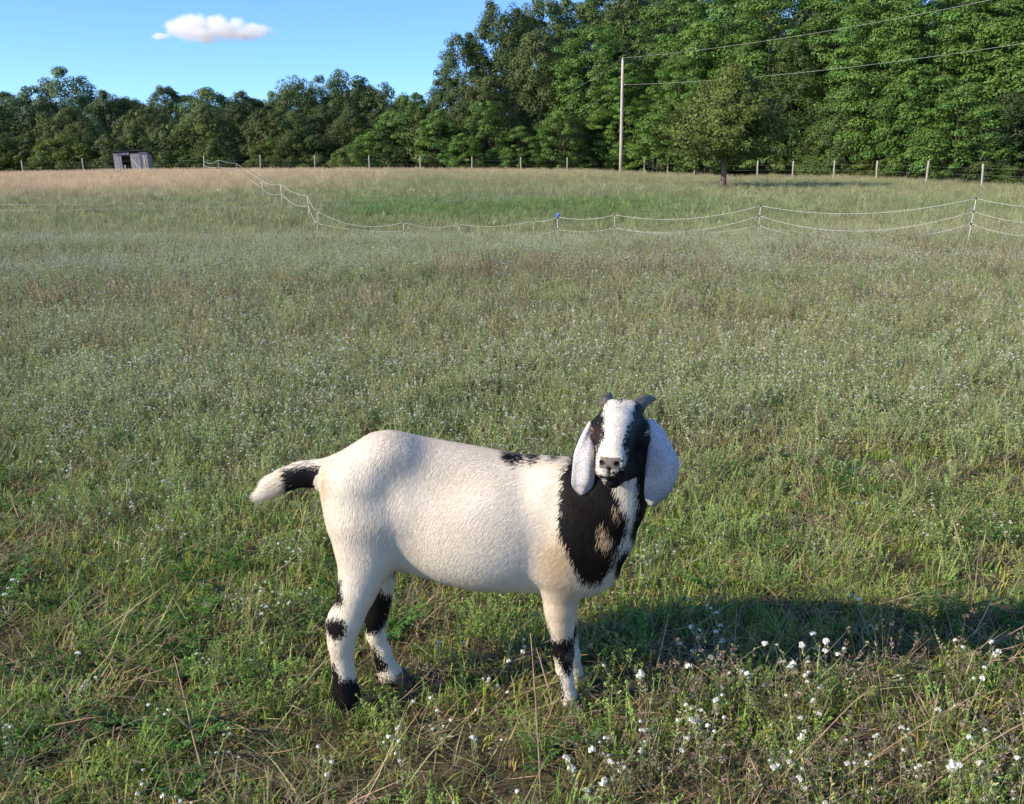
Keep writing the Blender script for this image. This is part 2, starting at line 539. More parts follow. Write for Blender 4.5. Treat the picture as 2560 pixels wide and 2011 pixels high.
# 1. short cropped grass, nearest the camera
def sward(x, y): return np.clip(.42 + 1.9 * (fbm(x, y, 1.5) - .40), .20, 1) * np.interp(y, [4, 7], [1, .6])
x, y = stack(rs, [(1.5, 4.5, 700), (4.5, 9, 320), (9, 16, 130), (16, 26, 60)], sward)
pr = [p_tuft(i, 18, h * .74, .0050, c, .05, 1.5) for i, (h, c) in enumerate([(.075, (G_GREEN, G_GREEN, G_YEL)), (.10, (G_GREEN, G_DEEP)), (.06, (G_YEL, G_GREEN, STRAW)), (.12, (G_GREEN, G_YEL)), (.09, (G_DEEP, G_GREEN, G_GREEN)), (.07, (STRAW, G_YEL, BROWN))])]
n = len(x)
scatter('grass', 'short green grass growing over the whole near pasture', 'grass', pts3(x, y), pr, rs.choice(6, n, p=[.25, .2, .18, .12, .13, .12]), rs.uniform(.65, 1.3, n) * np.interp(y, [2, 3.5, 10, 26], [.8, .9, 1.0, 1.3]), rtint(rs, n, (1, 1, 1), .25), rs)
# 2. dead thatch between the tufts
x, y = stack(rs, [(1.5, 4.5, 130), (4.5, 9, 60), (9, 16, 25)])
pr = [p_thatch(30 + i, 16, L) for i, L in enumerate((.10, .15, .20, .12))]
n = len(x)
scatter('dead_grass', 'tangle of dry brown stems lying through the pasture', 'dead grass', pts3(x, y, .004), pr, rs.integers(0, 4, n), rs.uniform(.7, 1.4, n), rtint(rs, n, (1, 1, 1), .3), rs, .2)
# 3. grey green weeds with white flower heads
def weed(x, y):
    a = np.interp(y, [1.6, 2.6, 3.4, 4.5, 6, 9, 22, 27, 30], [.25, .22, .28, .6, .9, 1, 1, .5, 0])
    px = 1280 + FPX * x / np.maximum(y, 1)
    a = np.maximum(a, .95 * smooth(1500, 1850, px) * (1 - smooth(2.5, 2.9, y)) * (y < 3))
    return np.clip(a * (.40 + 1.5 * (fbm(x, y, .8) - .36)) * np.clip(.55 + 3.0 * (fbm(x + 5, y + 9, .38) - .38), .32, 1.35), .03, 1)
x, y = stack(rs, [(2.95, 4, 75), (4, 9, 72), (9, 16, 60), (16, 30, 36)], weed)
pr = [p_alyssum(50 + i, n_, h, .07, .62, .5, .75, .92) for i, (n_, h) in enumerate([(4, .20), (5, .25), (3, .17), (5, .22), (6, .28), (4, .24), (4, .16)])]
pr += [p_alyssum(70 + i, 6, .22, .08, .68, .5, .6, .82) for i in range(3)]
n = len(x)
pid = np.where(y > 13, 7 + rs.integers(0, 3, n), rs.integers(0, 7, n))
scl = rs.uniform(.65, 1.15, n) * np.interp(y, [2, 4, 7, 25], [.85, .9, 1.15, 1.3])
scatter('flowering_weeds', 'grey green weeds dotted with small white flower heads across the meadow', 'wildflowers', pts3(x, y), pr, pid, scl, np.ones((n, 3)) * rs.uniform(.85, 1.12, (n, 1)), rs)
# 4. leafy sage coloured undergrowth that fills between the flower stems
x, y = stack(rs, [(1.5, 4, 190), (4, 9, 210), (9, 16, 130), (16, 30, 60)], lambda x, y: np.maximum(weed(x, y) * .9 + .1, np.clip(2.4 * (fbm(x + 31, y + 3, 1.7) - .36), 0, .9) * (y < 6)))
pr = [p_tuft(90 + i, 20, .15, .0045, ((.27, .32, .165), (.22, .27, .125), (.31, .31, .18)), .07, 1.3) for i in range(3)] + [p_alyssum(95 + i, 8, .15, .09, 1.0, .7, .0) for i in range(3)]
n = len(x)
scatter('meadow_herbs', 'sage green leafy herbs between the flower stems', 'herbs', pts3(x, y), pr, rs.choice(6, n, p=[.10, .10, .10, .24, .23, .23]), rs.uniform(.6, 1.3, n) * np.interp(y, [3, 6, 25], [.7, 1.0, 1.4]), rtint(rs, n, (1, 1, 1), .25) * (1 - np.exp(-(y / 4.5) ** 4)[:, None] * np.array((.22, .0, .50))), rs)
# 5. brown and purplish seeding stalks
def stalk_d(x, y): return np.clip(.8 * (x > .2) * (y < 2.6) + np.interp(y, [1.5, 3, 5, 9, 26], [.35, .3, .6, .9, 1]) * (2.2 * (fbm(x + 40, y + 7, .45) - .36)), .02, 1)
x, y = stack(rs, [(1.5, 4, 34), (4, 9, 45), (9, 16, 30), (16, 30, 12)], stalk_d)
pr = [p_stalks(110, 9, .28, (PURP, BROWN)), p_stalks(111, 7, .34, (STRAW, BROWN)), p_stalks(112, 10, .24, (PURP, PURP, BROWN)), p_stalks(113, 5, .30, (STRAW, G_YEL), False, .003), p_stalks(114, 9, .3, (PURP, STRAW), True, .004), p_stalks(115, 9, .3, (PURP, BROWN), True, .005)]
n = len(x)
pid = np.where(y > 10, rs.choice([4, 5, 2], n), rs.integers(0, 4, n))
scatter('seed_stalks', 'thin brown and purplish seeding stalks standing in the meadow', 'seed stalks', pts3(x, y), pr, pid, rs.uniform(.6, 1.15, n) * np.interp(y, [3, 8], [.8, 1.1]), rtint(rs, n, (1, 1, 1), .2), rs)
# 6. small broad leaves and clover among the grass
x, y = stack(rs, [(1.5, 4.5, 230), (4.5, 10, 80), (10, 20, 12)], lambda x, y: np.clip(2.2 * (fbm(x + 11, y + 70, 1.1) - .34), .03, 1))
pr = [p_broad(130, 8, .045, (.18, .30, .06)), p_broad(131, 10, .035, (.14, .26, .055), .4), p_broad(132, 8, .06, (.19, .27, .08), .16), p_fern(133, .10), p_fern(134, .13)]
n = len(x)
scatter('leafy_weeds', 'low bright green leafy weeds among the grass', 'weeds', pts3(x, y), pr, rs.choice(5, n, p=[.3, .3, .24, .08, .08]), rs.uniform(.6, 1.4, n), rtint(rs, n, (1, 1, 1), .2), rs)
x, y = stack(rs, [(1.5, 3.2, 60), (3.2, 6, 14)], lambda x, y: np.clip(.12 + smooth(.1, .5, x) * (1 - smooth(2.5, 2.9, y)), 0, 1))
n = len(x)
scatter('furry_clover', 'small fuzzy pinkish brown clover heads among the foreground stems', 'clover', pts3(x, y), [p_clover(140 + i, 5, .16) for i in range(3)], rs.integers(0, 3, n), rs.uniform(.7, 1.3, n), rtint(rs, n, (1, 1, 1), .15), rs)
# 7. tall pasture grass beyond the hollow, straw coloured along the crest
FT = [p_tuft(150 + i, 26, .42, .014, ((.80, .85, .80), (1, 1, 1), (.65, .7, .65)), .22, .55) for i in range(4)]
FS = [p_stalks(160 + i, 16, .55, ((1, 1, 1), (.8, .8, .8)), True, .009, .25, .35) for i in range(3)]
x, y = stack(rs, [(24, 40, 10), (40, 60, 8.5), (60, 88, 8.5), (88, 108, 1.5)])
n = len(x)
dr, lu = field_dry(x, y)[:, None], field_lush(x, y)[:, None]
mot = fbm(x, y, .25)[:, None]
base = np.array((.34, .37, .19)) * (1 - mot) + np.array((.48, .46, .26)) * mot
base = base * (1 - lu) + np.array((.24, .37, .13)) * lu
base = base * (1 - dr) + np.array((.82, .665, .46)) * dr
tint = base * rs.uniform(.75, 1.25, (n, 1))
stk = rs.random(n) < (.10 + .65 * dr[:, 0])
pid = np.where(stk, 4 + rs.integers(0, 3, n), rs.integers(0, 4, n))
scatter('pasture_grass', 'taller pasture grass beyond the rope fence turning straw coloured on the crest', 'grass', pts3(x, y), FT + FS, pid, rs.uniform(.55, 1.1, n) * np.where(stk, 1.0, .9 - .25 * lu[:, 0]), tint, rs)

# ------------------------------------------------------------------ the goat
def surface_nets(D, org, h):
    """vertices and quads of the zero surface of the distance grid D"""
    nx, ny, nz = D.shape
    ins = D < 0
    c = ins[:-1, :-1, :-1].astype(np.int8)
    tot = np.zeros_like(c)
    for i in (0, 1):
        for j in (0, 1):
            for k in (0, 1):
                tot += ins[i:nx - 1 + i, j:ny - 1 + j, k:nz - 1 + k]
    cells = np.argwhere((tot > 0) & (tot < 8))
    idx = -np.ones(c.shape, dtype=np.int32)
    idx[tuple(cells.T)] = np.arange(len(cells))
    acc = np.zeros((len(cells), 3)); cnt = np.zeros(len(cells))
    corner = [np.array(o) for o in np.ndindex(2, 2, 2)]
    val = {tuple(o): D[tuple((cells + o).T)] for o in corner}
    for o in corner:
        for ax in range(3):
            if o[ax] == 0:
                q = o.copy(); q[ax] = 1
                a, b = val[tuple(o)], val[tuple(q)]
                cr = (a < 0) != (b < 0)
                t = np.where(cr, a / (a - b + 1e-12), 0)
                p = np.broadcast_to(o, (len(cells), 3)).astype(float).copy()
                p[:, ax] += t
                acc[cr] += p[cr]; cnt[cr] += 1
    V = org + h * (cells + acc / np.maximum(cnt, 1)[:, None])
    F = []
    for ax in range(3):
        sl0 = [slice(1, None)] * 3; sl1 = [slice(1, None)] * 3
        sl0[ax] = slice(0, -1); sl1[ax] = slice(1, None)
        A, B = ins[tuple(sl0)], ins[tuple(sl1)]
        e = np.argwhere(A != B)
        off = np.ones(3, int); off[ax] = 0
        e = e + off
        u, v = (ax + 1) % 3, (ax + 2) % 3
        ok = np.all(e < np.array(c.shape)[None] + 0, axis=1)
        e = e[ok]
        def cell(du, dv):
            q = e.copy(); q[:, u] -= du; q[:, v] -= dv
            return idx[tuple(q.T)]
        quad = np.stack([cell(1, 1), cell(0, 1), cell(0, 0), cell(1, 0)], 1)
        flip = ~ins[tuple(e.T)]
        quad[flip] = quad[flip][:, ::-1]
        F.append(quad[(quad >= 0).all(1)])
    return V, np.concatenate(F)


class SDF:
    def __init__(s): s.prims = []          # (group, k, fn, lo, hi, sign)
    def chain(s, g, pts, k=.02, sy=1.0):
        """a limb: points (px, py, Y, radius), tapering between them; sy squeezes it sideways"""
        w = [(P(a, b, Y), r) for a, b, Y, r in pts]
        s.chainw(g, w, k, sy)
    def chainw(s, g, w, k=.02, sy=1.0, frame=None):
        for (a, ra), (b, rb) in zip(w[:-1], w[1:]):
            a, b = np.array(a, float), np.array(b, float)
            def fn(p, a=a, b=b, ra=ra, rb=rb, sy=sy):
                S = np.array((1, sy, 1.))
                q, aa, bb = p * S, a * S, b * S
                d = bb - aa; L2 = (d * d).sum()
                t = np.clip(((q - aa) @ d) / max(L2, 1e-9), 0, 1)
                return np.linalg.norm(q - aa - t[..., None] * d, axis=-1) - (ra + (rb - ra) * t)
            r = max(ra, rb)
            s.prims.append((g, k, fn, np.minimum(a, b) - r, np.maximum(a, b) + r, 1))
    def ell(s, g, c, ax, rad, k=.015, sign=1):
        c, ax, rad = np.array(c, float), np.array(ax, float), np.array(rad, float)
        def fn(p):
            q = (p - c) @ ax.T / rad
            n = np.linalg.norm(q, axis=-1)
            m = np.linalg.norm(q / rad, axis=-1)
            return n * (n - 1) / np.maximum(m, 1e-6)
        R_ = rad.max()
        s.prims.append((g, k, fn, c - R_, c + R_, sign))
    def loft(s, g, st, k=.03):
        """the trunk: stations (x, zc, hz, yc, hy)"""
        st = np.array(st)
        def fn(p):
            x = p[..., 0]
            zc, hz, yc, hy = (np.interp(x, st[:, 0], st[:, i]) for i in (1, 2, 3, 4))
            dz, dy = (p[..., 2] - zc) / hz, (p[..., 1] - yc) / hy
            n = np.sqrt(dz * dz + dy * dy)
            d = (n - 1) * np.minimum(hz, hy)
            over = np.maximum(st[0, 0] - x, x - st[-1, 0])
            return np.where(over > 0, np.sqrt(np.maximum(d, 0) ** 2 + over ** 2), d)
        lo = np.array((st[0, 0], (st[:, 3] - st[:, 4]).min(), (st[:, 1] - st[:, 2]).min()))
        hi = np.array((st[-1, 0], (st[:, 3] + st[:, 4]).max(), (st[:, 1] + st[:, 2]).max()))
        s.prims.append((g, k, fn, lo, hi, 1))
    def grid(s, lo, hi, h):
        n = np.ceil((np.array(hi) - lo) / h).astype(int)
        ax = [lo[i] + h * np.arange(n[i]) for i in range(3)]
        D = np.full(n, 1.0, dtype=np.float32)
        for g, k, fn, a, b, sign in s.prims:
            m = k + 4 * h
            i0 = np.maximum(((a - m - lo) / h).astype(int), 0); i1 = np.minimum(((b + m - lo) / h).astype(int) + 2, n)
            if (i1 <= i0).any(): continue
            p = np.stack(np.meshgrid(*[ax[i][i0[i]:i1[i]] for i in range(3)], indexing='ij'), -1)
            d = fn(p)
            sl = tuple(slice(i0[i], i1[i]) for i in range(3))
            o = D[sl]
            if sign > 0:
                hh = np.maximum(k - np.abs(d - o), 0) / k
                D[sl] = np.minimum(d, o) - hh * hh * k * .25
            else:
                d = -d
                hh = np.maximum(k - np.abs(d - o), 0) / k
                D[sl] = np.maximum(d, o) + hh * hh * k * .25
        return D
    def groups(s, p):
        gs = sorted({q[0] for q in s.prims})
        out = np.full((len(gs), len(p)), 9.0)
        for g, k, fn, a, b, sign in s.prims:
            if sign > 0:
                i = gs.index(g); out[i] = np.minimum(out[i], fn(p))
        return gs, out


YB = 2.55
S_ = SDF()
tor = [(803, 1178, 1225, .030, 0), (812, 1164, 1270, .055, 0), (830, 1150, 1330, .080, 0), (860, 1132, 1372, .102, 0), (895, 1114, 1400, .117, 0),
       (940, 1093, 1416, .124, 0), (980, 1086, 1420, .126, 0), (1030, 1091, 1428, .138, 0), (1107, 1105, 1452, .148, 0), (1189, 1119, 1468, .150, 0),
       (1250, 1131, 1472, .150, 0), (1295, 1139, 1473, .146, -.005), (1370, 1143, 1476, .134, -.015), (1440, 1147, 1484, .122, -.025),
       (1490, 1176, 1482, .108, -.035), (1526, 1225, 1455, .086, -.04), (1547, 1275, 1415, .06, -.045), (1559, 1310, 1380, .03, -.045)]
st = []
for px, t, b, hy, dy in tor:
    Y = YB + dy
    a, c = P(px, t, Y), P(px, b, Y)
    st.append(((a[0] + c[0]) / 2, (a[2] + c[2]) / 2, (a[2] - c[2]) / 2, Y, hy))
S_.loft('torso', st, .03)
# hip bone, loin and rib relief, shoulder blade
ex = np.eye(3)
S_.ell('torso', P(955, 1152, 2.482), ex, (.055, .040, .045), .10)
S_.ell('torso', P(1215, 1330, 2.475), ex, (.15, .10, .135), .07)
S_.ell('torso', P(1400, 1290, 2.455), ex, (.075, .06, .14), .06)
S_.ell('torso', P(1400, 1395, 2.445), ex, (.06, .055, .085), .06)
S_.ell('torso', P(1080, 1205, 2.384), ex, (.11, .045, .045), .07, -1)      # hollow of the flank
# near hind leg
S_.chain('hind_near', [(892, 1215, 2.492, .084), (902, 1300, 2.482, .078), (906, 1385, 2.473, .060), (896, 1457, 2.458, .041),
                       (885, 1503, 2.455, .034), (866, 1550, 2.455, .0345), (855, 1585, 2.455, .026), (853, 1615, 2.455, .0225),
                       (857, 1663, 2.455, .0195), (861, 1702, 2.455, .0205), (867, 1741, 2.455, .0265), (873, 1766, 2.45, .025)], .045)
S_.chain('hind_near', [(846, 1542, 2.457, .023), (840, 1560, 2.457, .021), (848, 1598, 2.457, .017)], .02)
S_.chain('hind_near', [(955, 1300, 2.488, .070), (932, 1395, 2.474, .040), (898, 1470, 2.46, .029)], .05)
# far hind leg
S_.chain('hind_far', [(915, 1300, 2.63, .075), (945, 1400, 2.62, .055), (946, 1450, 2.61, .042), (944, 1495, 2.605, .036), (938, 1540, 2.60, .031),
                      (940, 1585, 2.60, .0225), (956, 1635, 2.60, .0225), (966, 1668, 2.60, .0225), (978, 1690, 2.60, .028), (988, 1706, 2.595, .025)], .03)
# near front leg
S_.chain('front_near', [(1394, 1400, 2.47, .062), (1400, 1470, 2.465, .047), (1401, 1520, 2.465, .041), (1402, 1560, 2.465, .034), (1405, 1598, 2.465, .0265),
                        (1409, 1636, 2.465, .0255), (1411, 1672, 2.465, .020), (1416, 1705, 2.46, .017), (1421, 1738, 2.46, .019), (1426, 1758, 2.455, .021)], .022)
# far front leg
S_.chain('front_far', [(1408, 1420, 2.60, .052), (1408, 1500, 2.595, .038), (1412, 1555, 2.59, .030), (1419, 1600, 2.585, .0235), (1426, 1640, 2.58, .0225),
                       (1436, 1678, 2.58, .0175), (1442, 1706, 2.58, .018), (1447, 1724, 2.575, .021)], .03)
# neck
S_.chain('neck', [(1553, 1085, 2.405, .062), (1543, 1150, 2.40, .078), (1514, 1235, 2.42, .094), (1477, 1310, 2.455, .108), (1450, 1380, 2.49, .110)], .045, 1.06)
S_.chain('neck', [(1556, 1205, 2.375, .046), (1549, 1265, 2.375, .047), (1524, 1345, 2.40, .045), (1490, 1420, 2.44, .042)], .045)
# tail, held out behind
S_.chain('tail', [(845, 1180, 2.545, .040), (800, 1184, 2.545, .033), (755, 1186, 2.54, .029), (715, 1198, 2.54, .026), (685, 1214, 2.54, .023), (658, 1236, 2.54, .0195)], .03, 1.7)
# head, turned to look at the camera; local axes: side, nose, up
HN = np.array((-.235, -.96, -.085)); HN /= np.linalg.norm(HN)
HS = np.cross(HN, (0, 0, -1.)); HS = np.array((-HN[1], HN[0], 0)); HS /= np.linalg.norm(HS)
HU = np.cross(HN, HS); HU *= np.sign(HU[2])
HAX = np.stack([HS, HN, HU])
HO = P(1549, 1075, 2.335)
def hp(s, n, u): return HO + s * HS + n * HN + u * HU
HE = lambda c, r, k=.02, sign=1, g='head': S_.ell(g, hp(*c), HAX, r, k, sign)
HE((0, -.055, .000), (.053, .072, .050))
HE((0, -.012, .020), (.048, .060, .040), .03)
for sg in (-1, 1):
    HE((sg * .026, -.040, .047), (.019, .028, .015), .015)           # horn bosses
    HE((sg * .055, -.002, .009), (.020, .026, .016), .02)           # brow over the eye
    HE((sg * .055, .004, -.016), (.020, .028, .013), .015)          # cheekbone under the eye
    HE((sg * .050, -.025, -.050), (.026, .042, .042), .03)          # jaw muscle
    S_.chainw('head', [(hp(sg * .040, -.02, -.080), .026), (hp(sg * .024, .06, -.082), .020), (hp(sg * .010, .120, -.080), .016)], .03)
    HE((sg * .017, .148, -.050), (.021, .024, .020), .015)          # upper lip
    HE((sg * .018, .158, -.024), (.015, .017, .012), .012)          # wing of the nostril
S_.chainw('head', [(hp(0, -.01, .018), .046), (hp(0, .045, .017), .040), (hp(0, .095, .005), .034), (hp(0, .135, -.014), .0285)], .03)
HE((0, .06, -.03), (.036, .08, .042), .03)
HE((0, .150, -.030), (.027, .026, .022), .015)
HE((0, .126, -.086), (.018, .022, .015), .015)                        # chin
for sg in (-1, 1):
    HE((sg * .0175, .1735, -.022), (.0065, .010, .0045), .006, -1)  # nostrils
    HE((sg * .070, .006, -.002), (.010, .014, .0095), .008, -1)     # eye sockets
HE((0, .172, -.040), (.0025, .012, .012), .006, -1)                   # cleft of the lip
HE((0, .150, -.069), (.030, .026, .0014), .004, -1)                   # mouth

H_ = .0045
LO = np.array((-.73, 2.16, .02)); HI = np.array((.42, 2.74, 1.02))
Dg = S_.grid(LO, HI, H_)
GV, GF = surface_nets(Dg, LO, H_)
del Dg
# light relaxing of the mesh
def relax(V, F, n=2, lam=.5):
    e = np.concatenate([F[:, [0, 1]], F[:, [1, 2]], F[:, [2, 3]], F[:, [3, 0]]])
    e = np.unique(np.sort(e, 1), axis=0)
    deg = np.bincount(e.ravel(), minlength=len(V)).astype(float)
    for _ in range(n):
        s = np.zeros_like(V)
        for c in range(3):
            s[:, c] = np.bincount(e[:, 0], V[e[:, 1], c], len(V)) + np.bincount(e[:, 1], V[e[:, 0], c], len(V))
        V = V + lam * (s / np.maximum(deg, 1)[:, None] - V)
    return V
GV = relax(GV, GF, 2)
GOAT_AT = np.array((-.12, 2.53, 0.0)); GOAT_AT[2] = tz(-.12, 2.53)
goat = empty('goat', GOAT_AT)
tag(goat, 'black and white goat with long speckled ears standing in the meadow, looking at the camera', 'goat')


def inpoly(x, y, poly):
    poly = np.array(poly, float)
    r = np.zeros(len(x), bool)
    j = len(poly) - 1
    for i in range(len(poly)):
        xi, yi, xj, yj = *poly[i], *poly[j]
        c = ((yi > y) != (yj > y)) & (x < (xj - xi) * (y - yi) / (yj - yi + 1e-12) + xi)
        r ^= c
        j = i
    return r


BLACK = np.array((.012, .010, .010))
WHITE = np.array((.83, .755, .64))
CREAM = np.array((.62, .46, .28))
GREY = np.array((.16, .135, .115))
rngG = np.random.default_rng(5)


def coat(p, nrm, jitter=0.0, seed=1):
    """the goat's own colouring at points of its skin"""
    rg = np.random.default_rng(seed)
    gs, dist = S_.groups(p)
    grp = np.array(gs)[dist.argmin(0)]
    x, y = proj(p)
    n1 = fbm(p[:, 0] * 1.0 + p[:, 1] * .7, p[:, 2] + p[:, 1], 42.0) - .5
    n2 = fbm(p[:, 0] + 9 + p[:, 1] * .7, p[:, 2] + 3 + p[:, 1], 42.0) - .5
    x = x + n1 * 11 + rg.normal(0, 1, len(p)) * jitter
    y = y + n2 * 14 + rg.normal(0, 1, len(p)) * jitter * 1.6
    c = np.tile(WHITE, (len(p), 1))
    warm = np.clip((fbm(p[:, 0], p[:, 2], 7.0) - .35) * 1.6, 0, 1)[:, None]
    c = c * (1 - .25 * warm) + np.array((.68, .58, .45)) * .25 * warm
    # peach wash on the shoulder, rump edge and knees
    def wash(cx, cy, rx, ry, amt, col=CREAM):
        nonlocal c
        w = amt * np.exp(-(((x - cx) / rx) ** 2 + ((y - cy) / ry) ** 2))[:, None]
        c = c * (1 - w) + col * w
    wash(1395, 1402, 50, 70, 1.0); wash(1408, 1530, 40, 95, .75); wash(1180, 1330, 190, 60, .12); wash(940, 1330, 60, 80, .15); wash(705, 1212, 18, 25, .2); wash(812, 1215, 12, 40, .7)
    wash(848, 1640, 30, 40, .3); wash(1150, 1210, 90, 30, .15)
    near = nrm[:, 1] < .35
    legs = np.char.startswith(grp.astype(str), 'hind') | np.char.startswith(grp.astype(str), 'front')
    body = (grp == 'torso') | (grp == 'neck') | (grp == 'front_near')
    blk = np.zeros(len(p), bool)
    # neck and shoulder blanket
    neckp = [(1405, 1190), (1402, 1240), (1398, 1290), (1403, 1330), (1412, 1366), (1428, 1400), (1441, 1428), (1455, 1457), (1478, 1466),
             (1500, 1452), (1518, 1440), (1533, 1411), (1543, 1380), (1562, 1347), (1575, 1298), (1560, 1272), (1545, 1245), (1532, 1215), (1600, 1180), (1650, 1050), (1440, 1040), (1430, 1150)]
    blk |= body & inpoly(x, y, neckp)
    blk |= body & inpoly(x, y, [(1592, 1180), (1592, 1255), (1590, 1290), (1577, 1340), (1600, 1380), (1660, 1260), (1660, 1150)])
    blk |= body & inpoly(x, y, [(1546, 1385), (1538, 1436), (1560, 1450), (1585, 1400), (1575, 1362)])
    # the far side of the neck, and the back patches
    blk |= (grp == 'neck') & (nrm[:, 1] > .3) & (p[:, 2] > .55) & (p[:, 0] < .28)
    for q in ([(1257, 1128), (1262, 1150), (1282, 1161), (1313, 1153), (1316, 1128)], [(1319, 1128), (1322, 1157), (1340, 1158), (1354, 1148), (1352, 1128)],
              [(1377, 1130), (1377, 1150), (1402, 1149), (1402, 1130)]):
        blk |= (grp == 'torso') & inpoly(x, y, q)
    # cream tufts within the black
    for cx, cy, rx, ry, am in ((1511, 1345, 20, 34, 1.0), (1541, 1278, 8, 18, 1.0)):
        q = ((x - cx - (y - cy) * .25) / rx) ** 2 + ((y - cy) / ry) ** 2
        sp = (q < 1) & (rg.random(len(p)) > .12 + .45 * q) & body
        blk &= ~sp
        c[sp] = CREAM * .80
    # tail
    t = grp == 'tail'
    blk |= t & inpoly(x, y, [(714, 1172), (735, 1168), (790, 1163), (826, 1172), (830, 1195), (822, 1216), (790, 1235), (714, 1232)]) & (y > 1160 + (830 - x) * .08)
    w = t & (x < 716) & (x > 680)
    c[w] = c[w] * .85 + CREAM * .15
    # legs
    hn = grp == 'hind_near'
    blk |= hn & inpoly(x, y, [(812, 1552), (828, 1544), (850, 1548), (864, 1552), (869, 1565), (862, 1590), (848, 1596), (838, 1604), (822, 1590), (812, 1570)])
    blk |= hn & (y > 1701 - (x - 842) * .1) & (y < 1785)
    blk |= hn & inpoly(x, y, [(825, 1655), (838, 1660), (850, 1695), (855, 1712), (830, 1712)])
    blk |= hn & inpoly(x, y, [(838, 1440), (853, 1450), (858, 1500), (854, 1516), (830, 1516)])
    hf = grp == 'hind_far'
    blk |= hf & inpoly(x, y, [(880, 1440), (946, 1458), (958, 1480), (964, 1488), (985, 1492), (975, 1540), (964, 1560), (958, 1572), (930, 1587), (912, 1582), (900, 1540)])
    blk |= hf & inpoly(x, y, [(925, 1612), (938, 1620), (955, 1645), (969, 1660), (966, 1676), (940, 1690), (928, 1660)])
    blk |= hf & (y > 1702)
    blk |= hf & inpoly(x, y, [(975, 1424), (990, 1415), (990, 1430), (978, 1436)])
    fn = grp == 'front_near'
    blk |= fn & inpoly(x, y, [(1378, 1600), (1400, 1602), (1437, 1594), (1437, 1640), (1428, 1672), (1424, 1688), (1412, 1686), (1398, 1660), (1375, 1640)])
    blk |= fn & inpoly(x, y, [(1355, 1560), (1368, 1560), (1378, 1590), (1388, 1610), (1375, 1640), (1360, 1600)])
    blk |= fn & inpoly(x, y, [(1390, 1690), (1405, 1690), (1408, 1745), (1390, 1745)])
    ff = grp == 'front_far'
    blk |= ff & inpoly(x, y, [(1425, 1560), (1445, 1560), (1442, 1600), (1432, 1620), (1400, 1640), (1390, 1600)])
    kn = fn & ((((x - 1423) / 9) ** 2 + ((y - 1640) / 16) ** 2) < 1)
    # head
    hd = grp == 'head'
    blk |= hd
    blaze = [(1518, 985), (1516, 1008), (1509, 1030), (1507, 1050), (1510, 1075), (1511, 1095), (1502, 1112), (1494, 1135), (1490, 1165), (1496, 1186), (1517, 1192),
             (1528, 1187), (1534, 1178), (1552, 1180), (1564, 1165), (1566, 1143), (1560, 1128), (1553, 1110), (1559, 1093), (1568, 1075), (1578, 1052), (1584, 1030), (1591, 1010), (1582, 985), (1560, 992), (1550, 1014), (1540, 992)]
    bl = hd & inpoly(x, y, blaze)
    blk &= ~bl
    c[bl] = WHITE
    sp = bl & (x > 1548) & (y > 1140) & (rg.random(len(p)) < .35)
    blk |= sp
    chin = hd & ((((x - 1514) / 6) ** 2 + ((y - 1206) / 6) ** 2) < 1)
    blk &= ~chin; c[chin] = WHITE * .5
    c[blk] = BLACK
    c[kn] = np.array((.11, .10, .085))
    # brownish hair under the near eye, dark muzzle skin
    br = hd & blk & (x < 1508) & (y > 1070) & (y < 1130)
    c[br] = c[br] * .3 + np.array((.05, .035, .03)) * .6
    loc = (p - HO) @ HAX.T
    nose = hd & (loc[:, 1] > .150) & (loc[:, 2] > -.036) & (loc[:, 2] < -.008 - .35 * (np.abs(loc[:, 0]) > .024) * .02) & (np.abs(loc[:, 0]) < .026) & (loc[:, 1] > .160 - .2 * (np.abs(loc[:, 0]) - .005))
    c[nose] = np.array((.175, .145, .125))
    phil = hd & (loc[:, 1] > .150) & (np.abs(loc[:, 0]) < .0055) & (loc[:, 2] < -.030) & (loc[:, 2] > -.062)
    c[phil] = np.array((.10, .075, .062))
    for sg in (-1, 1):
        ns = hd & ((((loc[:, 0] - sg * .0175) / .0078) ** 2 + ((loc[:, 1] - .172) / .016) ** 2 + ((loc[:, 2] + .023) / .0058) ** 2) < 1)
        c[ns] = np.array((.02, .015, .013))
        lid = hd & ((((loc[:, 0] - sg * .070) / .016) ** 2 + ((loc[:, 1] - .006) / .021) ** 2 + ((loc[:, 2] + .002) / .0135) ** 2) < 1)
        c[lid] = np.array((.03, .022, .018)) if sg > 0 else np.array((.05, .032, .026))
    mo = hd & (loc[:, 1] > .118) & (loc[:, 2] < -.066) & (loc[:, 2] > -.072)
    c[mo] = np.array((.035, .025, .022))
    bare = nose | phil
    return c, grp, bare


def vnormals(V, F):
    n = np.cross(V[F[:, 2]] - V[F[:, 0]], V[F[:, 3]] - V[F[:, 1]])
    out = np.zeros_like(V)
    for k in range(4):
        for c in range(3):
            out[:, c] += np.bincount(F[:, k], n[:, c], len(V))
    return out / (np.linalg.norm(out, axis=1)[:, None] + 1e-12)


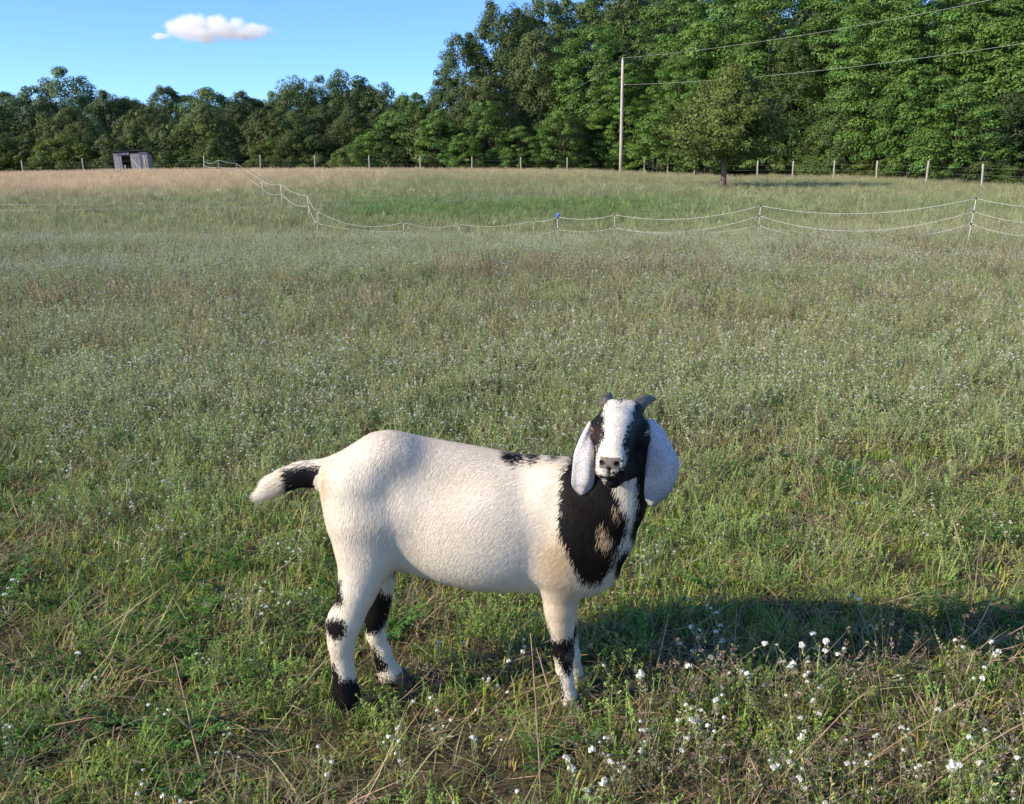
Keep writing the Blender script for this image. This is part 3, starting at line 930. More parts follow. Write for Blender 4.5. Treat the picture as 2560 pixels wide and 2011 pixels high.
GN_ = vnormals(GV, GF)
gc, ggrp, gbare = coat(GV, GN_, 1.0)
M_coat, nt, N, L, bs = mat_new('goat_coat')
at = N.new('ShaderNodeAttribute'); at.attribute_name = 'Col'
L.new(at.outputs['Color'], bs.inputs['Base Color'])
bs.inputs['Roughness'].default_value = .62
bs.inputs['Specular IOR Level'].default_value = .2
bs.inputs['Sheen Weight'].default_value = .0
bs.inputs['Sheen Roughness'].default_value = .4
tc = N.new('ShaderNodeTexCoord'); mp = N.new('ShaderNodeMapping'); mp.inputs['Scale'].default_value = (1, 1, .35)
nz = N.new('ShaderNodeTexNoise'); nz.inputs['Scale'].default_value = 160; nz.inputs['Detail'].default_value = 3
bp = N.new('ShaderNodeBump'); bp.inputs['Strength'].default_value = .12; bp.inputs['Distance'].default_value = .003
L.new(tc.outputs['Object'], mp.inputs[0]); L.new(mp.outputs[0], nz.inputs['Vector']); L.new(nz.outputs['Fac'], bp.inputs['Height']); L.new(bp.outputs[0], bs.inputs['Normal'])

gme = new_mesh('body', GV - GOAT_AT, GF)
set_col(gme, gc)
body = obj('body', gme, M_coat, goat)


def fur(V, F, n, seed, col_fn, len_fn, dir_fn, width=.0016, normals=None):
    """single hairs of the coat as slim blades lying along the skin"""
    rg = np.random.default_rng(seed)
    T = np.concatenate([F[:, [0, 1, 2]], F[:, [0, 2, 3]]]) if F.shape[1] == 4 else F
    ar = np.linalg.norm(np.cross(V[T[:, 1]] - V[T[:, 0]], V[T[:, 2]] - V[T[:, 0]]), axis=1)
    ti = rg.choice(len(T), n, p=ar / ar.sum())
    a, b = rg.random(n), rg.random(n)
    sw = a + b > 1; a[sw], b[sw] = 1 - a[sw], 1 - b[sw]
    q = V[T[ti, 0]] * (1 - a - b)[:, None] + V[T[ti, 1]] * a[:, None] + V[T[ti, 2]] * b[:, None]
    nn = normals[T[ti, 0]] * (1 - a - b)[:, None] + normals[T[ti, 1]] * a[:, None] + normals[T[ti, 2]] * b[:, None]
    nn /= np.linalg.norm(nn, axis=1)[:, None] + 1e-9
    c, grp, bare = col_fn(q, nn)
    ln = len_fn(q, grp) * rg.uniform(.6, 1.25, n) * np.where(bare, .25, 1.0)
    d = dir_fn(q, nn, grp) + rg.normal(0, .10, (n, 3))
    d -= (d * nn).sum(1)[:, None] * nn
    d /= np.linalg.norm(d, axis=1)[:, None] + 1e-9
    side = np.cross(d, nn)
    lift = rg.uniform(.06, .14, n)[:, None]
    w = width * rg.uniform(.6, 1.3, n)[:, None]
    base = q + nn * .0003
    mid = base + (d * .6 + nn * lift) * (ln * .55)[:, None]
    tip = base + (d + nn * lift * .9) * ln[:, None]
    v = np.stack([base - side * w * .5, base + side * w * .5, mid + side * w * .45, tip, mid - side * w * .45], 1).reshape(-1, 3)
    i = np.arange(n)[:, None] * 5
    f = np.concatenate([i + np.array([[0, 1, 2]]), i + np.array([[0, 2, 4]]), i + np.array([[4, 2, 3]])])
    shade = rg.normal(1.0, .06, n)[:, None]
    cc = np.repeat(np.clip(c * shade * 1.06, 0, .92), 5, axis=0)
    hn = nn + rg.normal(0, .05, (n, 3)) + d * .04
    hn /= np.linalg.norm(hn, axis=1)[:, None]
    return v, f, cc, np.repeat(hn, 5, axis=0)


def flow(q, nn, grp):
    d = np.tile(np.array((-.6, 0, -.8)), (len(q), 1))
    sw = fbm(q[:, 0], q[:, 2], 3.0) - .5
    d[:, 0] += sw * 1.3; d[:, 2] -= sw * .4
    g = grp.astype(str)
    lg = np.char.startswith(g, 'hind') | np.char.startswith(g, 'front')
    d[lg] = (-.15, 0, -1.0)
    d[g == 'neck'] = (-.25, -.1, -1.0)
    d[g == 'tail'] = (-1.0, 0, -.35)
    d[g == 'head'] = -HN * .9 + HU * .25
    return d


def flen(q, grp):
    g = grp.astype(str)
    l = np.full(len(q), .012)
    l = np.interp(q[:, 2], [.12, .55], [.007, .0135])
    l[g == 'neck'] = .020
    l[g == 'tail'] = .022
    l[g == 'head'] = .006
    x, y = proj(q)
    l[(g == 'tail') & (x < 690)] = .030
    return l


fv, ff_, fc, fn_ = fur(GV, GF, 270000, 11, lambda q, nn: coat(q, nn, 4.5, 3), flen, flow, .0014, GN_)
fme = new_mesh('coat_hair', fv - GOAT_AT, ff_)
set_col(fme, fc)
fme.normals_split_custom_set_from_vertices(fn_.tolist())
M_hair, nt, N, L, bs = mat_new('goat_hair')
at = N.new('ShaderNodeAttribute'); at.attribute_name = 'Col'
L.new(at.outputs['Color'], bs.inputs['Base Color'])
bs.inputs['Roughness'].default_value = .5
bs.inputs['Specular IOR Level'].default_value = .18
tr = N.new('ShaderNodeBsdfTranslucent'); L.new(at.outputs['Color'], tr.inputs['Color'])
ms = N.new('ShaderNodeMixShader'); ms.inputs[0].default_value = .25
L.new(bs.outputs[0], ms.inputs[1]); L.new(tr.outputs[0], ms.inputs[2]); L.new(ms.outputs[0], N['Material Output'].inputs['Surface'])
hair = obj('coat_hair', fme, M_hair, goat)

# horns
M_horn = mat_noise('horn', (.045, .04, .038), (.12, .105, .095), 60, .5, .4, (1, 1, 3))
for pts in ([(1592, 1024, 2.385, .019), (1602, 1010, 2.40, .0175), (1616, 1001, 2.43, .0135), (1629, 996.5, 2.455, .009), (1638, 998.5, 2.48, .003)],
            [(1517, 1016, 2.395, .017), (1517, 1003, 2.41, .0165), (1519, 995, 2.435, .014), (1522, 990, 2.46, .0095), (1526, 988.5, 2.485, .003)]):
    pp = np.array([P(a, b, Y) for a, b, Y, r in pts]); rr = np.array([r for *_, r in pts])
    t0 = np.linspace(0, 1, len(pp)); t1 = np.linspace(0, 1, 15)
    ip = np.stack([np.interp(t1, t0, pp[:, i]) for i in range(3)], 1)
    for _ in range(2): ip[1:-1] = (ip[:-2] + 2 * ip[1:-1] + ip[2:]) / 4
    ir = np.interp(t1, t0, rr) * (1 + .06 * np.sin(t1 * 44))
    m = MB(); m.tube(ip - GOAT_AT, ir, 14)
    m.build('horn', M_horn, goat, True)

# eyes
M_eye, nt, N, L, bs = mat_new('goat_eye')
at = N.new('ShaderNodeAttribute'); at.attribute_name = 'Col'
L.new(at.outputs['Color'], bs.inputs['Base Color'])
bs.inputs['Roughness'].default_value = .08
bs.inputs['Coat Weight'].default_value = .6
for sg in (-1, 1):
    th, ph = np.meshgrid(np.linspace(0, np.pi, 25), np.linspace(0, 2 * np.pi, 36, endpoint=False), indexing='ij')
    look = HS * sg * .62 + HN * .75 + HU * .05; look /= np.linalg.norm(look)
    up = HU - (HU @ look) * look; up /= np.linalg.norm(up); sd = np.cross(look, up)
    loc = np.stack([np.sin(th) * np.cos(ph), np.sin(th) * np.sin(ph), np.cos(th)], -1).reshape(-1, 3)
    v = loc[:, :1] * sd + loc[:, 1:2] * up + loc[:, 2:] * look
    c = np.tile((.03, .02, .015), (len(v), 1))
    r = np.hypot(loc[:, 0], loc[:, 1])
    c[(r < .66) & (loc[:, 2] > 0)] = (.21, .11, .04)
    c[(np.abs(loc[:, 0]) < .42) & (np.abs(loc[:, 1]) < .15) & (loc[:, 2] > 0)] = (.008, .007, .006)
    cen = hp(sg * .0610, .004, -.002)
    n_ = 36
    F_ = np.array([[i * n_ + j, i * n_ + (j + 1) % n_, (i + 1) * n_ + (j + 1) % n_, (i + 1) * n_ + j] for i in range(24) for j in range(n_)])
    em = new_mesh('eye', v * .0130 + cen - GOAT_AT, F_[:, ::-1].copy())
    set_col(em, c)
    obj('eye', em, M_eye, goat)

# ears: long, hanging, leathery, freckled
def ear(rows, Ys, bulge, seed, edge_dark):
    rows = np.array(rows, float)
    nu, nv = 44, 20
    t0 = np.linspace(0, 1, len(rows)); t = np.linspace(0, 1, nu)
    def it(c):
        a = np.interp(t, t0, c)
        for _ in range(3): a[1:-1] = (a[:-2] + 2 * a[1:-1] + a[2:]) / 4
        return a
    py, xl, xr = it(rows[:, 0]), it(rows[:, 1]), it(rows[:, 2])
    Yt = np.interp(t, np.linspace(0, 1, len(Ys)), Ys)
    G = np.zeros((nu, nv, 3)); v = np.linspace(-1, 1, nv)
    for i in range(nu):
        for j in range(nv):
            px = xl[i] + (xr[i] - xl[i]) * (v[j] + 1) / 2
            Y = Yt[i] - bulge * np.sin(np.pi * min(1, t[i] * 1.15 + .1)) * (1 - v[j] ** 2) + .006 * np.sin(v[j] * 3 + t[i] * 5)
            G[i, j] = P(px, py[i], Y)
    dU = np.gradient(G, axis=0); dV = np.gradient(G, axis=1)
    nn = np.cross(dV, dU); nn /= np.linalg.norm(nn, axis=-1)[..., None] + 1e-9
    if nn[..., 1].mean() > 0: nn = -nn
    thick = .0035 * np.minimum(1, 6 * (1 - np.abs(v)))[None, :, None] * np.ones((nu, 1, 1)) + .0006
    A = (G + nn * thick).reshape(-1, 3); B = (G - nn * thick).reshape(-1, 3)
    F_ = []
    o = nu * nv
    for i in range(nu - 1):
        for j in range(nv - 1):
            a, b, c, d = i * nv + j, i * nv + j + 1, (i + 1) * nv + j + 1, (i + 1) * nv + j
            F_ += [[a, b, c, d], [o + d, o + c, o + b, o + a]]
    rim = [j for j in range(nv)] + [i * nv + nv - 1 for i in range(1, nu)] + [(nu - 1) * nv + j for j in range(nv - 2, -1, -1)] + [i * nv for i in range(nu - 2, 0, -1)]
    for a, b in zip(rim, rim[1:] + rim[:1]):
        F_.append([b, a, o + a, o + b])
    V = np.concatenate([A, B]); F_ = np.array(F_)
    return V, F_
M_ear, nt, N, L, bs = mat_new('goat_ear')
at = N.new('ShaderNodeAttribute'); at.attribute_name = 'Col'
tc = N.new('ShaderNodeTexCoord')
nz = N.new('ShaderNodeTexNoise'); nz.inputs['Scale'].default_value = 360; nz.inputs['Detail'].default_value = 3; nz.inputs['Distortion'].default_value = .5
rp = N.new('ShaderNodeValToRGB'); rp.color_ramp.elements[0].position = .40; rp.color_ramp.elements[1].position = .52
rp.color_ramp.elements[0].color = (.42, .42, .45, 1); rp.color_ramp.elements[1].color = (1, 1, 1, 1)
mx = N.new('ShaderNodeMix'); mx.data_type = 'RGBA'; mx.blend_type = 'MULTIPLY'; mx.inputs['Factor'].default_value = .85
L.new(tc.outputs['Object'], nz.inputs['Vector']); L.new(nz.outputs['Fac'], rp.inputs[0])
L.new(at.outputs['Color'], mx.inputs['A']); L.new(rp.outputs[0], mx.inputs['B']); L.new(mx.outputs['Result'], bs.inputs['Base Color'])
bs.inputs['Roughness'].default_value = .7
bs.inputs['Subsurface Weight'].default_value = 0.0

EARL = [(1056, 1474, 1486), (1072, 1464, 1485), (1088, 1454, 1484), (1112, 1443, 1485), (1135, 1434, 1487), (1170, 1431, 1488), (1200, 1428, 1487), (1216, 1429, 1483), (1228, 1438, 1475), (1235, 1452, 1462)]
EARR = [(1051, 1618, 1628), (1060, 1616, 1646), (1078, 1616, 1661), (1101, 1616, 1672), (1130, 1615, 1688), (1155, 1614, 1700), (1185, 1613, 1695), (1212, 1611, 1686), (1238, 1610, 1672), (1253, 1614, 1653), (1262, 1624, 1636)]
for rows, Ys, bl, sd in ((EARL, (2.375, 2.355, 2.34, 2.335, 2.345), .022, 1), (EARR, (2.365, 2.345, 2.325, 2.32, 2.33), .028, 2)):
    ev, ef = ear(rows, Ys, bl, sd, 0)
    x, y = proj(ev)
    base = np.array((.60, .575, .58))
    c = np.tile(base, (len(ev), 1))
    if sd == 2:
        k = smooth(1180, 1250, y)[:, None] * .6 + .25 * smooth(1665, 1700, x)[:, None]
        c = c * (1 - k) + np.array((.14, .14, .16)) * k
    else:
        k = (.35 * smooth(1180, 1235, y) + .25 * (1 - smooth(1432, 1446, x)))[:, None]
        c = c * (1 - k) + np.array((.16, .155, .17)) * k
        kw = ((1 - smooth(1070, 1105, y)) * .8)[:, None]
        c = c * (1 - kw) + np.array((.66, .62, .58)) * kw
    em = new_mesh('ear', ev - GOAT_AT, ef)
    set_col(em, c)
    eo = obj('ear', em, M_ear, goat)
    en = vnormals(ev, ef)
    def ecol(q, nn, c0=c, ev=ev, sd=sd):
        x, y = proj(q)
        rg = np.random.default_rng(sd)
        b = np.tile(np.array((.36, .345, .35)), (len(q), 1))
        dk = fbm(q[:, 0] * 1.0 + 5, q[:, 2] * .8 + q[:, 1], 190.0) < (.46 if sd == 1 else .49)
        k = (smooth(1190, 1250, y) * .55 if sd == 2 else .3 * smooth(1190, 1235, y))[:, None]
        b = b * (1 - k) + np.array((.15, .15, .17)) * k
        b[dk] = b[dk] * .15
        return b, np.full(len(q), 'ear'), np.zeros(len(q), bool)
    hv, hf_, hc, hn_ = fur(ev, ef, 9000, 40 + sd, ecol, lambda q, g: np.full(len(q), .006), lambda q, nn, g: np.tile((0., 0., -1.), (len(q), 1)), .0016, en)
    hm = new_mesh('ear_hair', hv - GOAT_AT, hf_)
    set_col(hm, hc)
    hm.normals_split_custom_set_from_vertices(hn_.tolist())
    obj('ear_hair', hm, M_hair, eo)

# cloven hooves and dewclaws
M_hoof = mat_noise('hoof', (.018, .016, .015), (.06, .05, .045), 40, .55, .3)
def hoof(px, py, Y, r, yaw=0.0):
    c = P(px, py, Y); g = tz(c[0], c[1])
    top = max(c[2], g + .045)
    root_m = MB()
    for sg in (-1, 1):
        V = []
        rings = [(g - .004, 1.25, .030), (g + .012, 1.18, .024), (top - .012, 1.0, .008), (top + .006, .86, .0)]
        k = 12
        for z, s, fwd in rings:
            for a in np.linspace(0, 2 * np.pi, k, endpoint=False):
                lx, ly = np.cos(a) * r * s * 1.05, np.sin(a) * r * s * .46
                lx = lx * (1.25 if lx > 0 else .9) + fwd * .6
                ly += sg * r * .54 * (1 - .25 * max(0, np.cos(a)))
                V.append((c[0] + lx * math.cos(yaw) - ly * math.sin(yaw), c[1] + lx * math.sin(yaw) + ly * math.cos(yaw), z))
        f = []
        for i in range(3):
            for j in range(k):
                f.append([i * k + j, i * k + (j + 1) % k, (i + 1) * k + (j + 1) % k, (i + 1) * k + j])
        f.append(list(range(k))[::-1]); f.append([3 * k + j for j in range(k)])
        root_m.add(np.array(V) - GOAT_AT, f)
    return root_m.build('hoof', M_hoof, goat, True)
hoof(874, 1766, 2.455, .027, -.15); hoof(990, 1708, 2.595, .026, .1); hoof(1428, 1762, 2.455, .025, -.5); hoof(1448, 1727, 2.575, .024, -.2)
M_dew = mat_noise('dewclaw', (.10, .07, .055), (.20, .15, .12), 50, .6, .2)
for a, b in (((848, 1735, 2.44), (846, 1752, 2.437)), ((952, 1682, 2.585), (955, 1696, 2.58))):
    m = MB(); m.tube(np.array([P(*a), (P(*a) + P(*b)) / 2, P(*b)]) - GOAT_AT, [.010, .009, .004], 8)
    m.build('dewclaw', M_dew, goat, True)

# ------------------------------------------------------------------ trees
M_bark = mat_noise('bark', (.05, .042, .035), (.13, .11, .09), 6, .95, .6, (1, 1, .25))
M_leaf = leaf_material('tree_leaves', .22, .55)
HUES = {'oak': (.085, .135, .036), 'dark': (.060, .100, .033), 'bright': (.095, .185, .034), 'pale': (.115, .180, .075), 'olive': (.110, .150, .048), 'lime': (.150, .215, .048)}


def leaf_quads(rg, p, nrm, size, col):
    n = len(p)
    nrm = nrm / (np.linalg.norm(nrm, axis=1)[:, None] + 1e-9)
    u = np.cross(nrm, rg.normal(0, 1, (n, 3))); u /= np.linalg.norm(u, axis=1)[:, None] + 1e-9
    w = np.cross(nrm, u)
    a = (size * rg.uniform(.6, 1.3, n))[:, None]; b = a * rg.uniform(.4, .75, n)[:, None]
    v = np.stack([p - u * a, p - w * b + nrm * a * .22, p + u * a * 1.05 - nrm * a * .25, p + w * b + nrm * a * .22], 1).reshape(-1, 3)
    i = np.arange(n)[:, None] * 4
    f = np.concatenate([i + np.array([[0, 1, 3]]), i + np.array([[1, 2, 3]])])
    return v, f, np.repeat(col, 4, axis=0)


def crown(seed, H, W, h0, n_tuft, per, tuft_r, flat, leaf, shape, hue, gaps=.15, lump=.25):
    """foliage of one tree: many tufts of small leaves on the limbs' ends"""
    rg = np.random.default_rng(seed)
    lob = rg.uniform(0, 6.283, 5); la = rg.uniform(.5, 1, 5)
    P_, N_, C_, cent = [], [], [], []
    k = 0
    while k < n_tuft:
        h = rg.random() ** .9; a = rg.uniform(0, 6.283)
        prof = shape(h)
        lm = 1 + lump * sum(la[i] * math.cos((i + 1) * a + lob[i] + h * 4 * (i % 3)) for i in range(5)) / 2.2
        if rg.random() > .25 + .75 * prof: continue
        rho = min(1, rg.uniform(.35, 1.05) ** .45)
        r = W / 2 * prof * lm * rho
        c = np.array((r * math.cos(a), r * math.sin(a), h0 + (H - h0) * h))
        if vnoise(c[0] * .35 + seed, c[2] * .35 + c[1] * .35) < gaps: k += .3; continue
        cent.append((c, rho)); k += 1
        tr = tuft_r * rg.uniform(.6, 1.35) * (.75 + .25 * prof)
        m = int(per * rg.uniform(.7, 1.3))
        d = rg.normal(0, 1, (m, 3)); d[:, 2] += .35; d /= np.linalg.norm(d, axis=1)[:, None]
        q = d * tr * rg.uniform(.45, 1.0, m)[:, None] ** .6; q[:, 2] *= flat
        out = np.array((math.cos(a), math.sin(a), .3))
        P_.append(c + q - np.array((0, 0, 1)) * (np.hypot(q[:, 0], q[:, 1]) ** 2 * .12)[:, None])
        N_.append(d * 1.0 + out * .35 + np.array((0, 0, .45)) + rg.normal(0, .28, (m, 3)))
        cc = np.array(hue) * rg.uniform(.8, 1.2) * np.array((rg.uniform(.9, 1.15), 1, rg.uniform(.85, 1.1)))
        C_.append(cc[None] * rg.uniform(.7, 1.3, (m, 1)))
    p, nr, c = np.concatenate(P_), np.concatenate(N_), np.clip(np.concatenate(C_), 0, 1)
    v, f, cc = leaf_quads(rg, p, nr, np.full(len(p), leaf), c)
    me = new_mesh('crown', v, f, False)
    set_col(me, cc)
    me.materials.append(M_leaf)
    return me, cent


def trunk_mesh(seed, H, r0, cent, h0, limbs=9, top=.8, stems=1):
    rg = np.random.default_rng(seed + 500)
    m = MB()
    for s in range(stems):
        bx, by = (0, 0) if stems == 1 else rg.normal(0, r0 * 4, 2)
        z = np.linspace(-.3, H * top, 9)
        sx, sy = np.cumsum(rg.normal(0, r0 * .35, 9)), np.cumsum(rg.normal(0, r0 * .35, 9))
        pts = np.stack([bx + sx - sx[0], by + sy - sy[0], z], 1)
        rad = r0 / (1 if stems == 1 else 1.6) * (1 - .85 * (z - z[0]) / (z[-1] - z[0])); rad[0] *= 1.35
        m.tube(pts, rad, 8)
        for k in range(limbs):
            c, rho = cent[rg.integers(len(cent))]
            zb = max(h0 * .7, c[2] - np.hypot(c[0], c[1]) * .9 - .5); zb = min(zb, H * top * .9)
            b = np.array([np.interp(zb, z, pts[:, i]) for i in range(3)])
            mid = (b + c) / 2 + np.array((0, 0, .12 * np.linalg.norm(c - b)))
            rr = np.interp(zb, z, rad) * .5
            m.tube([b, (b + mid) / 2, mid, c], [rr, rr * .75, rr * .5, rr * .18], 5)
    return new_mesh('trunk', np.concatenate(m.v), m.f, True)


dome = lambda h: max(.08, math.sin(math.pi * min(1, .18 + .82 * h) ** .9) ** .65)
oval = lambda h: max(.16, math.sin(math.pi * (.10 + .86 * h)) ** .55)
skirt = lambda h: max(.20, (1 - h ** 3.2) ** .6 * (.8 + .2 * min(1, h * 5)))
KINDS = {}
def kind(name, seed, H, W, h0, nt_, per, tr, flat, leaf, shape, hue, r0, gaps=.15, limbs=9, stems=1, lump=.25):
    cr, cent = crown(seed, H, W, h0, nt_, per, tr, flat, leaf, shape, HUES[hue], gaps, lump)
    KINDS[name] = (cr, trunk_mesh(seed, H, r0, cent, h0, limbs, .8, stems), H, W)
kind('oak_a', 1, 12, 10, .3, 230, 120, 1.0, .8, .125, skirt, 'oak', .22, .08)
kind('oak_b', 2, 13, 9, .5, 220, 120, 1.0, .85, .125, skirt, 'dark', .22, .08)
kind('airy_a', 3, 14, 9, 1.0, 190, 110, 1.0, .8, .13, skirt, 'pale', .2, .15, 14, 1, .35)
kind('airy_b', 4, 13, 8, 1.0, 170, 110, .95, .8, .13, oval, 'oak', .2, .16, 14, 1, .35)
kind('bright_a', 5, 9, 7.5, .8, 125, 110, .85, .5, .11, skirt, 'bright', .10, .12, 6, 3)
kind('bright_b', 6, 9, 6.5, 1.2, 115, 110, .85, .5, .11, dome, 'bright', .10, .15, 6, 3)
kind('tall_oak_a', 7, 24, 12, 2.0, 300, 130, 1.25, .75, .16, oval, 'oak', .35, .26, 16)
kind('tall_oak_b', 8, 22, 10, 2.0, 260, 130, 1.2, .8, .16, oval, 'olive', .32, .2, 16)
kind('tall_spray_a', 9, 24, 13, 1.5, 330, 130, 1.35, .42, .15, skirt, 'bright', .35, .17, 16)
kind('tall_spray_b', 10, 23, 12, 2.0, 310, 130, 1.35, .42, .15, oval, 'bright', .33, .2, 16)
kind('tall_dark', 11, 23, 12, 1.5, 280, 130, 1.25, .7, .16, skirt, 'dark', .35, .15, 14)
kind('shrub_a', 12, 4, 4.2, .0, 60, 110, .6, .7, .085, skirt, 'oak', .05, .1, 5, 4)
kind('shrub_b', 13, 3.5, 4.5, .0, 60, 110, .6, .6, .085, skirt, 'lime', .05, .1, 5, 4)
kind('bush_a', 14, 6, 5, .3, 85, 110, .75, .75, .105, skirt, 'olive', .08, .1, 6, 2)
_tn = [0]
def tree(kindname, px, top, D, wide, label, group=None, name='broadleaf_tree', cat='tree'):
    """one tree: its crown centre and top stand at (px, top) of the frame, D metres off"""
    cr, tk, H, W = KINDS[kindname]
    x = (px - 1280) / FPX * (D * CP + 1.0 * SP) ; g = tz(x, D)
    h = P(px, top, D)[2] - g
    sz = h / (H * 1.02); sw = wide / FPX * D / W
    _tn[0] += 1
    r = empty(name, (x, D, g - .1), (_tn[0] * 2.399) % 6.283)
    r.scale = (sw, sw, sz)
    obj('trunk', tk, M_bark, r); obj('crown', cr, M_leaf, r)
    return tag(r, label, cat, group)


T = tree
# the treeline on the left, from the left edge on
T('oak_a', 8, 262, 126, 150, 'dark tree cut by the left edge of the picture')
T('airy_a', 100, 212, 131, 170, 'pale tree leaning against the tallest crown at the left end of the treeline')
T('airy_a', 188, 166, 133, 190, 'tallest pale airy tree at the left end of the treeline')
T('oak_b', 105, 262, 127, 150, 'dark shadowy tree below the tall pale crowns at the left')
T('bush_a', 62, 352, 112, 80, 'small round bushy tree behind the leftmost fence post')
T('bush_a', 172, 312, 113, 115, 'bushy mid green tree left of the shed behind the second fence post')
T('airy_a', 240, 282, 118, 75, 'slim pale green tree left of the shed')
T('oak_b', 290, 226, 128, 130, 'dark dense tree rising above the shed')
T('airy_b', 345, 238, 131, 100, 'dark tree with gaps showing sky right above the shed')
T('bush_a', 345, 325, 112, 110, 'green bushy tree directly behind the shed roof')
T('oak_a', 430, 218, 129, 140, 'round topped tree to the upper right of the shed')
T('bush_a', 428, 308, 113, 90, 'light green young tree just right of the shed')
T('oak_a', 535, 222, 124, 185, 'broad olive green oak above the rope fence on the crest')
T('oak_b', 610, 228, 129, 120, 'dark tree right of the broad olive oak')
T('oak_b', 655, 250, 130, 110, 'dark tree filling the dip in the treeline')
T('airy_a', 695, 226, 133, 95, 'pale tree at the dip in the middle of the treeline')
T('airy_b', 752, 186, 130, 115, 'tall open tree with sky between its boughs in mid treeline')
T('airy_a', 815, 186, 132, 105, 'open pale tree between the two highest mid treeline crowns')
T('airy_b', 880, 168, 131, 130, 'highest dark crown in the middle of the treeline')
T('airy_b', 955, 202, 131, 110, 'dark tree at the right end of the left treeline')
T('oak_b', 830, 262, 125, 150, 'dark tree filling below the open mid treeline crowns')
T('oak_a', 735, 282, 113, 150, 'olive bushy tree in front of the open mid treeline crowns')
T('oak_a', 885, 268, 116, 110, 'grey green tree left of the bright green thicket')
T('oak_b', 1010, 245, 124, 110, 'dark tree behind the bright green thicket')
T('bush_a', 650, 350, 110, 90, 'low dark bush in the hollow of the treeline')
T('bush_a', 560, 345, 110, 120, 'low bush under the broad olive oak')
T('oak_b', 250, 300, 124, 120, 'dark tree low behind the slim pale one')
T('oak_b', 470, 290, 122, 120, 'dark tree low between two round crowns right of the shed')
T('oak_b', 20, 330, 118, 110, 'dark low tree at the left edge under the big crown')
# the bright thicket
T('bright_a', 1035, 226, 110, 130, 'bright green tree crowning the thicket left of the tall wood')
T('bright_b', 985, 272, 109, 110, 'bright green tree on the left slope of the thicket')
T('bright_a', 925, 330, 107, 95, 'low bright green tree at the left foot of the thicket')
T('shrub_b', 872, 362, 105, 75, 'lowest bright shrub at the left tip of the thicket')
T('bright_b', 1100, 272, 106, 110, 'bright green tree with bare slender stems at its foot')
T('bright_a', 1215, 246, 107, 120, 'bright layered tree in front of the tall wood')
T('bright_b', 1300, 312, 105, 100, 'small bright tree low before the tall wood')
T('bright_a', 1398, 272, 105, 110, 'bright pointed young tree left of the utility pole')
T('bright_b', 1160, 330, 104, 90, 'small bright tree beside the bare stems')
T('tall_dark', 1330, 330, 110, 130, 'dark low tree in the shade left of the pole')
# the tall wood, from its left flank to the right edge
T('tall_oak_a', 1165, 75, 120, 140, 'tall dark oak forming the left flank of the wood')
T('tall_oak_a', 1250, -2, 122, 170, 'tall oak whose top touches the upper edge left of the wood')
T('tall_oak_b', 1210, 190, 113, 130, 'olive tree clothing the foot of the left flank')
T('tall_oak_a', 1350, -14, 127, 170, 'tall dark oak second along the top of the wood')
T('tall_oak_b', 1345, 78, 115, 135, 'yellowish olive rounded tree inside the left of the wood')
T('tall_oak_a', 1450, -20, 130, 190, 'tall thin topped tree with sky showing through')
T('tall_spray_b', 1478, 48, 113, 190, 'bright green tree with drooping sprays left of the pole top')
T('tall_spray_a', 1550, 150, 109, 170, 'bright green layered tree directly behind the utility pole')
T('tall_oak_a', 1570, -30, 126, 180, 'tall greyish tree above the pole top')
T('tall_spray_a', 1670, -60, 116, 240, 'tall green tree rising out of frame right of the pole')
T('tall_spray_b', 1690, 130, 104, 150, 'green tree between the pole and the cedar')
T('tall_spray_b', 1790, -60, 108, 250, 'tall layered tree behind the top of the cedar')
T('tall_spray_a', 1900, -80, 102, 260, 'tall bright layered tree right of the cedar')
T('tall_oak_a', 1985, 90, 98, 190, 'dark grey green oak in the middle of the right wood')
T('tall_dark', 2000, 60, 108, 260, 'dark tree in the gap right of the cedar')
T('tall_spray_b', 2090, -90, 98, 260, 'tall green tree rising above the grey green oak')
T('tall_spray_a', 2210, -80, 90, 280, 'big layered tree above the fence at the right')
T('tall_spray_b', 2340, -90, 86, 290, 'big bright layered tree second from the right edge')
T('tall_spray_a', 2470, -90, 83, 290, 'big leafy tree with a dark opening near the right edge')
T('tall_spray_b', 2590, -100, 80, 290, 'big tree cut by the right edge of the picture')
T('oak_a', 2110, 215, 91, 190, 'rounded green tree above the shaded fence posts')
T('bright_a', 2265, 180, 83, 200, 'bright layered tree hanging over the fence at the right')
T('bright_b', 2390, 205, 76, 210, 'bright layered tree above the last two fence posts')
T('oak_b', 2515, 230, 75, 190, 'dark tree low at the right edge')
T('bright_b', 1890, 215, 101, 170, 'green tree to the right of the cedar crown')
T('bright_a', 1760, 240, 100, 170, 'bright green tree half hidden behind the cedar crown')
T('bright_b', 1640, 260, 103, 130, 'green tree low between the pole and the cedar')
for px, top, D, w in ((1600, -60, 155, 300), (1780, -90, 152, 320), (1960, -110, 150, 320), (2140, -110, 146, 320), (2320, -110, 136, 340), (2500, -110, 128, 340), (1500, -30, 140, 260), (1640, -40, 138, 260), (1780, -70, 132, 280), (1930, -80, 126, 300), (2080, -90, 122, 300), (2250, -80, 112, 320), (2420, -90, 104, 320), (2600, -90, 100, 320),
                      (1320, 40, 140, 260), (1560, 180, 128, 260), (1740, 150, 122, 260), (1880, 150, 112, 280), (2080, 150, 106, 300), (2280, 150, 98, 300), (2460, 150, 94, 300), (2700, -90, 78, 300), (2860, -80, 72, 320), (2790, 160, 70, 260)):
    T('tall_dark', px, top, D, w, 'dark tree deep inside the right wood, mostly hidden by nearer trees', 'dark trees deep in the wood')
